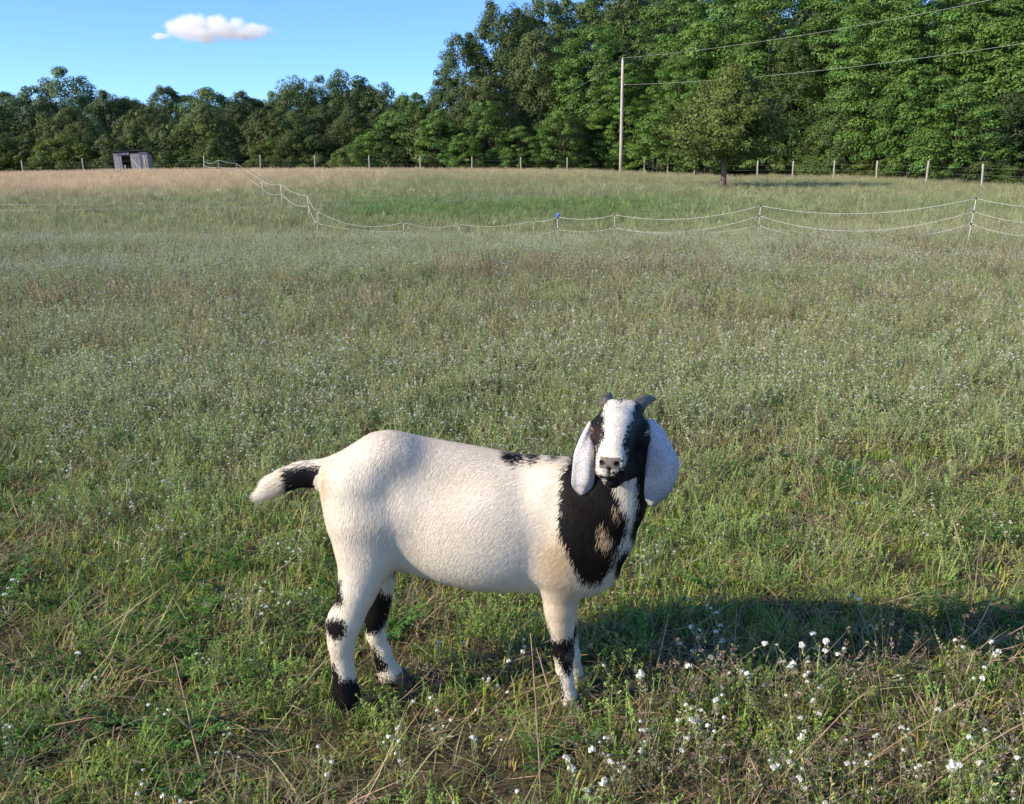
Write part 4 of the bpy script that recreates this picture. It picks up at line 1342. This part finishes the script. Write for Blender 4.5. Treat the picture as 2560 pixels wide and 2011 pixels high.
for px, top, D, w in ((-60, 240, 128, 170), (55, 232, 140, 220), (200, 238, 142, 220), (345, 246, 142, 220), (480, 240, 142, 220), (625, 244, 142, 220), (760, 226, 142, 220), (900, 214, 142, 220), (1030, 250, 140, 200), (1140, 200, 140, 200), (-190, 240, 124, 180), (-330, 250, 122, 180)):
    T('oak_b', px, top, D, w, 'dark tree behind the left treeline, mostly hidden by nearer trees', 'dark trees behind the left treeline')
# shrubs along the wood's edge
for k, px, top, D, w, lb in (('shrub_a', 1640, 345, 106, 90, 'grey green shrub right of the foot of the utility pole'), ('shrub_a', 1590, 372, 107, 60, 'low shrub at the foot of the utility pole'),
                             ('shrub_b', 1975, 372, 97, 95, 'lime green shrub behind the fence right of the cedar trunk'), ('shrub_b', 2060, 385, 93, 85, 'yellowish shrub by the shadowed fence post'),
                             ('shrub_b', 2140, 392, 89, 80, 'bright low shrub between two fence posts at the wood edge'), ('shrub_a', 1930, 355, 100, 90, 'dark shrub beside the cedar shadow'),
                             ('shrub_a', 2240, 385, 84, 95, 'dark shrub under the big layered trees'), ('shrub_a', 2350, 390, 80, 110, 'dark shrub behind the second last fence post'),
                             ('shrub_a', 2460, 400, 73, 110, 'dark shrub behind the last fence post'), ('shrub_a', 2550, 405, 71, 100, 'dark shrub cut by the right edge'),
                             ('shrub_a', 1440, 385, 106, 100, 'dark shrub left of the pole foot'), ('shrub_a', 1350, 390, 108, 100, 'shaded shrub under the pointed young tree'),
                             ('shrub_a', 1260, 392, 109, 90, 'shaded shrub behind the centre fence posts'), ('shrub_a', 1180, 392, 109, 80, 'shaded shrub by the bare stems'),
                             ('shrub_a', 790, 385, 108, 90, 'low dark shrub left of the bright thicket'), ('shrub_a', 1720, 385, 105, 90, 'shrub seen left of the cedar trunk'),
                             ('shrub_a', 280, 385, 108, 60, 'grassy green shrub at the left wall of the shed'), ('shrub_a', 400, 378, 108, 70, 'leafy shrub at the right wall of the shed'),
                             ('shrub_a', 480, 385, 108, 80, 'low shrub by the end post of the rope fence'), ('shrub_a', 110, 392, 108, 80, 'low shrub between the two leftmost posts')):
    T(k, px, top, D, w, lb, None, 'shrub', 'shrub')

# the cedar that stands alone in the pasture
cd = P(1807, 474, 62.0); cx, cy = cd[0], 62.0
cg = tz(cx, cy)
ced = empty('cedar_tree', (cx, cy, cg))
tag(ced, 'lone olive green cedar with a bare trunk standing in the pasture', 'tree')
rg = np.random.default_rng(314)
HC, WC, hb = P(1830, 150, cy)[2] - cg, 9.8, 1.6
mt = MB()
zz = np.linspace(-.2, HC * .93, 10)
tx = np.interp(zz, [0, HC * .5, HC], [0, .1, .45])
mt.tube(np.stack([tx, np.zeros(10), zz], 1), .19 * (1 - .9 * zz / HC) * np.where(zz < .1, 1.5, 1), 9)
mt.build('trunk', mat_noise('cedar_bark', (.10, .065, .05), (.2, .14, .11), 8, .95, .6, (1, 1, .2)), ced, True)
Pq, Nq, Cq = [], [], []
limb = MB()
for b in range(420):
    h = rg.random() ** .85
    rmax = WC / 2 * (1 - h) ** 1.1 * min(1, .72 + h * 2.2) * rg.uniform(.70, 1.12)
    a = rg.uniform(0, 6.283); z0 = hb + (HC - hb) * h * .93
    x0 = np.interp(z0, [0, HC * .5, HC], [0, .1, .45])
    rise = rg.uniform(.05, .45) + .5 * h
    tip = np.array((x0 + rmax * math.cos(a), rmax * math.sin(a), min(z0 + rmax * rise, HC)))
    base = np.array((x0, 0, z0 - .1))
    if b % 3 == 0: limb.tube([base, (base + tip) / 2 - np.array((0, 0, .08)), tip], [.035, .02, .006], 4)
    m = 160
    t = rg.uniform(.22, 1.05, m) ** .75
    q = base + (tip - base) * t[:, None] + rg.normal(0, 1, (m, 3)) * np.array((.20, .20, .11)) * (.6 + .7 * (1 - np.abs(t - .6)))[:, None]
    Pq.append(q); nn = rg.normal(0, .35, (m, 3)) + np.array((math.cos(a) * .7, math.sin(a) * .7, .7)); Nq.append(nn)
    Cq.append(np.array((.118, .152, .032))[None] * rg.uniform(.75, 1.2) * rg.uniform(.7, 1.35, (m, 1)))
Pq, Nq, Cq = map(np.concatenate, (Pq, Nq, Cq))
v, f, c = leaf_quads(rg, Pq, Nq, np.full(len(Pq), .085), Cq)
me = new_mesh('crown', v, f, False); set_col(me, c); me.materials.append(M_leaf)
cro = obj('crown', me, None, ced)
limb.build('branches', M_bark, cro, True)

# dark growth on the floor of the wood and under the treeline, too dense to count
def undergrowth():
    rg = np.random.default_rng(99)
    px = np.concatenate([rg.uniform(-350, 1500, 420), rg.uniform(1400, 2900, 420)])
    D = np.where(px < 1450, rg.uniform(108, 140, len(px)), np.interp(px, [1400, 1700, 2000, 2300, 2900], [110, 108, 99, 85, 72]) + rg.uniform(0, 40, len(px)))
    x = (px - 1280) / FPX * D
    class Q:
        def __init__(s, m): s.m = m
        def mesh(s, n):
            me = s.m.copy(); me.materials.clear(); return me
    prs = [Q(KINDS[k][0]) for k in ('shrub_a', 'shrub_b', 'bush_a')]
    n = len(x)
    scatter('undergrowth', 'dense dark undergrowth filling the shade beneath the trees', 'undergrowth', pts3(x, D, -.3), prs, rg.integers(0, 3, n), rg.uniform(.7, 1.35, n), np.ones((n, 3)) * rg.uniform(.6, 1.0, (n, 1)), rg, .05)
undergrowth()

# ------------------------------------------------------------------ weathered wooden posts and wire at the wood's edge
M_post = mat_noise('weathered_post', (.26, .235, .20), (.42, .385, .33), 5, .9, .4, (4, 4, .6))
M_wire = mat_noise('galvanised_wire', (.30, .30, .30), (.45, .45, .44), 20, .5)
fence = empty('wire_fence', (0, 100, tz(0, 100)))
tag(fence, 'long wire fence with tall weathered wooden posts along the edge of the trees', 'fence')
FO = np.array(fence.location)
FP = [(53, 402, 100), (205, 396, 100), (360, 390, 99), (509, 389, 100), (650, 388, 100), (786, 388, 100), (922, 389, 100), (1050, 391, 100), (1180, 392, 101), (1302, 393, 101), (1418, 394, 102),
      (1612, 393, 102), (1670, 392, 101), (1737, 395, 99), (1815, 397, 97), (1895, 402, 94), (1984, 403, 90), (2087, 402, 84), (2194, 402, 78), (2322, 402, 72), (2458, 410, 67), (2620, 414, 62)]
rg = np.random.default_rng(8)
tops = []
for px, py, D in FP:
    t = P(px, py, D); g = tz(t[0], D)
    if D > 98 and t[2] - g > 2.2: t[2] = g + 2.2
    ln = rg.normal(0, .03)
    bt = np.array((t[0] - ln - (.09 if px in (53, 205, 360) else 0) * -1, D, g - .4))
    m = MB(); r = .078 if px > 1700 else .07
    pts = np.linspace(bt, t, 5); pts[1:4] += rg.normal(0, .008, (3, 3))
    m.tube(pts - FO, np.array((r * 1.1, r, r, r * .97, r * .9)) * rg.uniform(.9, 1.1), 9)
    m.build('post', M_post, fence, True)
    tops.append((t, g))
for hgt in (.45, .9, 1.35):
    for seg in (tops[:11], tops[11:]):
        m = MB(); pp = []
        for (t, g) in seg:
            pp.append((t[0], t[1] - .08, g + hgt))
        pp = np.array(pp); fine = [pp[0]]
        for a, b in zip(pp[:-1], pp[1:]):
            for s in (.33, .66, 1.0): fine.append(a + (b - a) * s - np.array((0, 0, .03 * (s != 1))))
        m.tube(np.array(fine) - FO, .0026, 4)
        m.build('wire', M_wire, fence, True)

# ------------------------------------------------------------------ white rope fence
M_rope = mat_noise('white_rope', (.36, .37, .35), (.52, .52, .49), 30, .7)
M_rod = mat_noise('fence_rod', (.55, .55, .53), (.72, .72, .70), 20, .5)
M_clip = mat_noise('black_clip', (.02, .02, .02), (.05, .05, .05), 30, .5)
M_blue = mat_noise('blue_plastic', (.05, .13, .38), (.08, .20, .5), 30, .4)
rope_f = empty('rope_fence', (0, 28, tz(0, 28)))
tag(rope_f, 'sagging white rope electric fence on thin white rods crossing the pasture', 'fence')
RO = np.array(rope_f.location)
RP = [(545, 400, 79, 545), (590, 408, 75, 592), (655, 451, 48.5, 656), (701, 460, 45, 702), (768, 488, 40, 771), (792, 527, 33, 793), (1009, 555, 31, 1010), (1148, 560, 30.5, 1149), (1334, 551, 29.5, 1334), (1394, 541, 29, 1395), (1537, 536, 27.5, 1537),
      (1902, 513, 24.5, 1898), (2441, 494, 21.2, 2430), (2760, 505, 19.8, 2752)]
rt = []
for px, py, D, bx in RP:
    t = P(px, py, D); xb = (bx - 1280) / FPX * D * CP; g = tz(t[0], D)
    b = np.array((t[0] + (bx - px) / FPX * D, D, g - .1))
    m = MB(); m.tube(np.linspace(b, t, 4) - RO, .011 if D > 35 else .007, 7); pst = m.build('rod', M_rod, rope_f, True)
    nl = 3 if D < 26 else 2
    lv = []
    for k in range(nl):
        q = t + (b - t) * ((.02, .29, .55)[k] if nl == 3 else (.02, .45)[k]) * (t[2] - g) / (t[2] - b[2])
        lv.append(q)
        m = MB(); m.box(q - RO, (.035, .035, .04)); m.build('clip', M_clip, pst)
    if px == 1394:
        m = MB(); m.tube(np.array([t + (0, 0, -.06), t + (0, 0, .02), t + (0, 0, .10)]) - RO, [.03, .045, .022], 8); m.box(t + (.035, -.02, .05) - RO, (.05, .03, .08)); m.build('blue_handle', M_blue, pst, True)
    rt.append(lv)
def rope(a, b, sag, r):
    s = np.linspace(0, 1, 15)[:, None]
    q = a + (b - a) * s - np.array((0, 0, 1)) * (4 * sag * s * (1 - s))
    m = MB(); m.tube(q - RO, r, 6); m.build('rope', M_rope, rope_f, True)
SAG = [(.05, .05), (.02, .02), (.10, .16), (.12, .2), (.10, .12), (.30, .1), (.13, .12), (.12, .12), (.07, .1), (.10, .1), (.22, .25, .2), (.26, .40, .40), (.14, .2, .22)]
for i, (A, B) in enumerate(zip(rt[:-1], rt[1:])):
    for k in range(min(len(A), len(B))):
        rope(A[k], B[k], SAG[i][min(k, len(SAG[i]) - 1)], .0058 if RP[i][2] < 35 else .0085)
rope(rt[0][0], P(509, 403, 99), .25, .014); rope(rt[0][1], P(509, 413, 99), .15, .014)
rope(rt[10][1], rt[11][2], .2, .005)

# ------------------------------------------------------------------ thin wire strands across the hollow
strand = empty('strand_fence', (0, 42, tz(0, 42)))
tag(strand, 'faint thin wire fence on slim grey stakes across the green hollow', 'fence')
SO = np.array(strand.location)
ST = [(-120, 521, 40), (140, 524, 40), (471, 524, 41), (871, 514, 41.5), (1250, 507, 45), (1560, 493, 50), (1800, 470, 60), (1916, 452, 66), (2080, 440, 74), (2190, 428, 77)]
st_t = []
M_stake = mat_noise('grey_stake', (.16, .17, .15), (.26, .27, .24), 20, .7)
for px, py, D in ST:
    t = P(px, py, D); g = tz(t[0], D)
    t[2] = max(t[2], g + .55)
    m = MB(); m.tube(np.linspace((t[0], D, g - .1), t + (0, 0, .08), 3) - SO, .014, 6); m.build('stake', M_stake, strand, True)
    st_t.append((t, g))
for fr in (1.0, .62):
    pp = np.array([(t[0], t[1], g + (t[2] - g) * fr) for t, g in st_t])
    m = MB(); m.tube(pp - SO, .006, 4); m.build('wire', M_wire, strand, True)

# ------------------------------------------------------------------ utility pole and its lines
pt = P(1557, 151, 97.0); pg = tz(pt[0], 97)
pole = empty('utility_pole', (pt[0], 97, pg))
tag(pole, 'tall bare wooden utility pole in front of the wood', 'utility pole')
M_pole = mat_noise('pole_wood', (.36, .31, .26), (.52, .46, .39), 3, .85, .3, (5, 5, .3))
hP = pt[2] - pg
m = MB(); m.tube(np.array([(.06, 0, -.5), (.05, 0, hP * .3), (.02, 0, hP * .7), (0, 0, hP)]), [.165, .155, .14, .12], 12); m.build('shaft', M_pole, pole, True)
M_ins = mat_noise('grey_insulator', (.35, .35, .36), (.5, .5, .5), 20, .3)
m = MB(); m.tube(np.array([(0, 0, hP), (0, 0, hP + .08), (0, 0, hP + .16), (0, 0, hP + .22)]), [.06, .11, .06, .09], 10); m.build('insulator', M_ins, pole, True)
lz = P(1557, 212, 97.0)[2] - pg
m = MB(); m.tube(np.array([(.18, -.02, lz), (.27, -.02, lz), (.34, -.02, lz)]), [.04, .08, .05], 10); m.build('insulator', M_ins, pole, True)
M_line = mat_noise('power_cable', (.28, .29, .28), (.38, .39, .37), 20, .5)
def line(a, b, sag, r, label):
    o_ = (a + b) / 2
    s = np.linspace(0, 1, 25)[:, None]
    q = a + (b - a) * s - np.array((0, 0, 1)) * (4 * sag * s * (1 - s))
    m = MB(); m.tube(q - o_, r, 6)
    o = m.build('power_line', M_line, None, True); o.location = o_
    tag(o, label, 'cable', 'power lines on the utility pole')
top_a = np.array((pt[0], 97, pt[2] + .2)); low_a = np.array((pt[0] + .3, 97, pg + lz))
line(top_a, P(3300, -190, 52), .9, .011, 'upper power cable running right from the pole top')
line(low_a, P(3300, -20, 52), .9, .011, 'lower power cable running right from the middle of the pole')
line(top_a, P(1390, 248, 112), .2, .008, 'upper power cable slanting down left from the pole into the trees')
line(low_a - (.5, 0, 0), P(1440, 283, 110), .2, .008, 'lower power cable slanting down left from the pole into the trees')

# ------------------------------------------------------------------ the old plank shed
M_plank = mat_noise('grey_plank', (.24, .23, .235), (.38, .36, .36), 4, .9, .5, (3, 3, .4))
M_pale = mat_noise('pale_plank', (.50, .46, .42), (.62, .58, .54), 4, .9, .4, (3, 3, .4))
M_roof = mat_noise('tar_roof', (.03, .03, .035), (.07, .065, .07), 4, .9, .3)
M_in = mat_noise('shed_inside', (.05, .035, .03), (.09, .065, .05), 5, .9, .2)
sx = P(337, 420, 104)[0]; sg_ = tz(sx, 104)
shed = empty('shed', (sx, 104, sg_ - .1), R(-7))
shed.rotation_euler = (0, R(-3.0), R(9))
tag(shed, 'small leaning grey plank shed with an open doorway on the crest', 'shed')
Wd, Hh, Dp = 3.35, P(337, 381, 104)[2] - sg_ + .1, 2.4
def plank(x, w, z0, z1, y, mat=M_plank, ax='x', nm='plank', par=None, dz=0):
    m = MB()
    if ax == 'x': m.box((x, y, (z0 + z1) / 2), (w - .012, .028, z1 - z0))
    else: m.box((y, x, (z0 + z1) / 2), (.028, w - .012, z1 - z0))
    return m.build(nm, mat, par or shed)
rg = np.random.default_rng(4)
n = 17; pw = Wd / n
for i in range(n):
    xx = -Wd / 2 + pw * (i + .5)
    if -.80 < xx < .0: 
        plank(xx, pw, Hh - .28, Hh - .05, -Dp / 2, M_pale if i % 2 else M_plank); continue
    if 0 <= xx < .95: continue
    plank(xx, pw, rg.uniform(.0, .05), Hh - .05 + rg.uniform(-.02, .01), -Dp / 2 + rg.normal(0, .006))
door = empty('door', (0, 0, 0)); door.parent = shed
for i in range(5):
    m = MB(); m.box((.09 + .19 * i, -Dp / 2 - .05, Hh / 2 - .02), (.178, .028, Hh - .25)); m.build('plank', M_plank, door)
for zz in (.45, Hh - .5):
    m = MB(); m.box((.475, -Dp / 2 - .08, zz), (.95, .03, .12)); m.build('batten', M_plank, door)
ang = math.atan2(Hh - .95, -.9)
m = MB(); m.box((.475, -Dp / 2 - .082, Hh / 2 - .02), (1.3, .026, .11), Matrix.Rotation(-ang, 4, 'Y')); m.build('brace', M_pale, door)
for sgn in (-1, 1):
    for i in range(11):
        yy = -Dp / 2 + .06 + (Dp - .1) / 11 * (i + .5)
        plank(yy, (Dp - .1) / 11, 0, Hh - .05 - (i + 1) * .028, sgn * (Wd / 2 - .016), M_pale if sgn < 0 else M_plank, 'y')
for i in range(n):
    plank(-Wd / 2 + pw * (i + .5), pw, 0, Hh - .40, Dp / 2, M_in)
m = MB(); m.box((-.02, 0, Hh - .08), (Wd + .35, Dp + .45, .05), Matrix.Rotation(R(-8), 4, 'X')); m.build('roof', M_roof, shed)
m = MB(); m.box((-.9 + .12, -Dp / 2 + .35, .55), (.16, .10, 1.1), Matrix.Rotation(R(4), 4, 'Y')); m.build('leaning_board', M_pale, shed)

# ------------------------------------------------------------------ the one cloud
cc = P(535, 78, 1400.0)
sp_ = 1400.0 / FPX
blobs = [(455, 70, 42, 24), (490, 62, 48, 24), (540, 64, 40, 26), (500, 84, 60, 20), (560, 80, 60, 20), (590, 66, 22, 22), (640, 76, 45, 15), (510, 98, 38, 11), (400, 91, 22, 9), (610, 86, 60, 14), (470, 80, 40, 18)]
cl = SDF()
for px, py, rx, ry in blobs:
    cl.ell('cloud', P(px, py, 1400.0) / 100.0, np.eye(3), np.array((rx, (rx + ry) * .55, ry)) * 1.25 * sp_ / 100.0, .06)
lo_ = cc / 100 - np.array((1.5, .8, .5)); hi_ = cc / 100 + np.array((1.5, .8, .5))
cv, cf = surface_nets(cl.grid(lo_, hi_, .025), lo_, .025)
cloud_me = new_mesh('cloud', cv * 100.0 - cc, cf)
M_cloud = bpy.data.materials.new('cloud_vapour'); M_cloud.use_nodes = True
nt = M_cloud.node_tree; nt.nodes.clear(); N, L = nt.nodes, nt.links
mo = N.new('ShaderNodeOutputMaterial'); pv = N.new('ShaderNodeVolumePrincipled')
pv.inputs['Color'].default_value = (1, 1, 1, 1); pv.inputs['Anisotropy'].default_value = 0.0
tc = N.new('ShaderNodeTexCoord')
nz = N.new('ShaderNodeTexNoise'); nz.inputs['Scale'].default_value = .06; nz.inputs['Detail'].default_value = 5; nz.inputs['Roughness'].default_value = .62
L.new(tc.outputs['Object'], nz.inputs['Vector'])
prev = None
def vm(op, a, b=None):
    q = N.new('ShaderNodeVectorMath'); q.operation = op; L.new(a, q.inputs[0])
    if b is not None: q.inputs[1].default_value = b
    return q
def mm(op, a, b):
    q = N.new('ShaderNodeMath'); q.operation = op
    for i, z in enumerate((a, b)):
        if isinstance(z, (int, float)): q.inputs[i].default_value = z
        else: L.new(z, q.inputs[i])
    return q.outputs[0]
for px, py, rx, ry in blobs:                      # how deep a point lies in the nearest puff
    q = vm('DIVIDE', vm('SUBTRACT', tc.outputs['Object'], tuple(P(px, py, 1400.0) - cc)).outputs[0], tuple(np.array((rx, (rx + ry) * .55, ry)) * 1.25 * sp_))
    dpt = mm('SUBTRACT', 1.0, vm('LENGTH', q.outputs[0]).outputs['Value'])
    prev = dpt if prev is None else mm('MAXIMUM', prev, dpt)
body_ = mm('ADD', prev, mm('MULTIPLY', mm('SUBTRACT', nz.outputs['Fac'], .56), 1.5))
mr = N.new('ShaderNodeMapRange'); mr.interpolation_type = 'SMOOTHSTEP'
mr.inputs['From Min'].default_value = .0; mr.inputs['From Max'].default_value = .75; mr.inputs['To Max'].default_value = .11
L.new(body_, mr.inputs['Value']); L.new(mr.outputs[0], pv.inputs['Density']); L.new(pv.outputs[0], mo.inputs['Volume'])
cloud = obj('cloud', cloud_me, M_cloud)
cloud.location = cc
tag(cloud, 'single small white fair weather cloud in the blue sky', kind='structure')

# ------------------------------------------------------------------ foreground plants that stand out singly
def under(px, py):
    """the foreground ground point under a pixel of the frame"""
    yc = (1005.5 - py) / FPX
    t = CAM_H / (SP - yc * CP)
    x, y = (px - 1280) / FPX * t, (CP + yc * SP) * t
    return x, y, tz(x, y)
M_petal = leaf_material('white_petals', .25, .6)
rg = np.random.default_rng(61)
weeds = []
for i in range(9):
    p = Plant(400 + i); heads = []
    class Heads:
        def head(s, c, r, col, n=9):
            q = Plant(int(p.rg.integers(1e6))); q.head((0, 0, 0), r, col, n)
            me = q.mesh('flower_head'); me.materials.append(M_petal); heads.append((me, c))
    for k in range(rg.integers(2, 4)):
        a = rg.uniform(0, 6.283)
        add_alyssum(p, (.02 * math.cos(a), .02 * math.sin(a), 0), a, abs(p.rg.normal(.25, .45)), p.rg.uniform(.12, .24), p.rg.uniform(-.1, .7), k == 0 or p.rg.random() < .6, .82, Heads())
    g_ = p.mesh('stems'); g_.materials.append(M_leafy)
    weeds.append((g_, heads))
def weed_at(px, py, label, group, sc):
    x, y, z = under(px, py)
    r = empty('flowering_weed', (x, y, z), rg.uniform(0, 6.283)); r.scale = (sc,) * 3
    tag(r, label, 'wildflower', group)
    g_, heads = weeds[rg.integers(len(weeds))]
    obj('stems', g_, None, r)
    for me, c in heads: obj('flower_head', me, None, r, c)
n_ = 0
while n_ < 52:
    px, py = rg.uniform(1470, 2600), rg.uniform(1640, 2110)
    if py < 1600 + (2560 - px) * .12 or rg.random() < .25 * (px < 1700): continue
    weed_at(px, py, 'white flowered weed in the tangled growth at the bottom right', 'white flowered weeds at the bottom right', rg.uniform(.7, 1.15)); n_ += 1
n_ = 0
while n_ < 26:
    px, py = rg.uniform(-30, 1480), rg.uniform(1560, 2090)
    if 760 < px < 1040 and py < 1830: continue
    weed_at(px, py, 'white flowered weed in the short grass at the bottom left and centre', 'white flowered weeds at the bottom left', rg.uniform(.55, .9)); n_ += 1
for px, py, sc, lb in ((300, 1815, 1.0, 'bright feathery leaved weed at the lower left of the picture'), (250, 1850, .7, 'smaller feathery leaved weed beside the bright one at the lower left'), (455, 2005, .9, 'feathery leaved weed at the bottom edge left of centre'),
                       (55, 1700, .8, 'feathery leaved weed near the left edge'), (1345, 1925, .8, 'feathery leaved weed below the goat near the bottom centre')):
    x, y, z = under(px, py)
    me = p_fern(700 + px, .13).mesh('ragweed'); me.materials.append(M_leafy)
    o = obj('ragweed', me, None, None, (x, y, z)); o.scale = (sc,) * 3
    tag(o, lb, 'weed')
M_stalk = mat_noise('dry_stalk', (.20, .13, .09), (.42, .30, .18), 30, .8)
def dry(px, py, az, lean, h, bend, r, lb, twigs=3, seed=1):
    x, y, z = under(px, py)
    p = Plant(seed); pts = p.path((0, 0, 0), az, lean, h, bend, 9)
    m = MB(); m.tube(pts, np.linspace(r, r * .45, len(pts)), 6)
    for k in range(twigs):
        j = p.rg.integers(3, 9); e = p.path(pts[j], p.rg.uniform(0, 6.283), .7, h * .2, -.2, 4); m.tube(e, np.linspace(r * .6, r * .25, 5), 5)
    o = m.build('dry_stalk', M_stalk, None, True); o.location = (x, y, z)
    tag(o, lb, 'stalk')
dry(1352, 2000, 1.9, .12, .42, .1, .0028, 'tall bare brown stalk left of the front hooves', 2, 1)
dry(520, 1975, 2.3, .55, .34, -.1, .0030, 'straw coloured bent stalk crossing the grass at the lower left', 3, 2)
dry(470, 1790, -.6, 1.35, .30, .05, .0022, 'dry stalk lying slanted in the grass left of the hind hooves', 1, 3)
dry(2050, 1985, .25, 1.05, .50, .15, .0026, 'long straw coloured stem arching right across the bottom right', 2, 4)
dry(1900, 2010, .5, .85, .40, .2, .0024, 'leaning tan stem at the bottom right below the shadow', 2, 5)
dry(1833, 1690, 1.4, .05, .22, .0, .0022, 'upright pale stalk standing in front of the goat shadow', 0, 6)
dry(2260, 2020, .2, .9, .48, .25, .0026, 'arching brown stem near the bottom right corner', 2, 7)
dry(1015, 1660, -.5, 1.3, .2, .1, .0018, 'thin dry stem lying right of the far hind hoof', 0, 8)
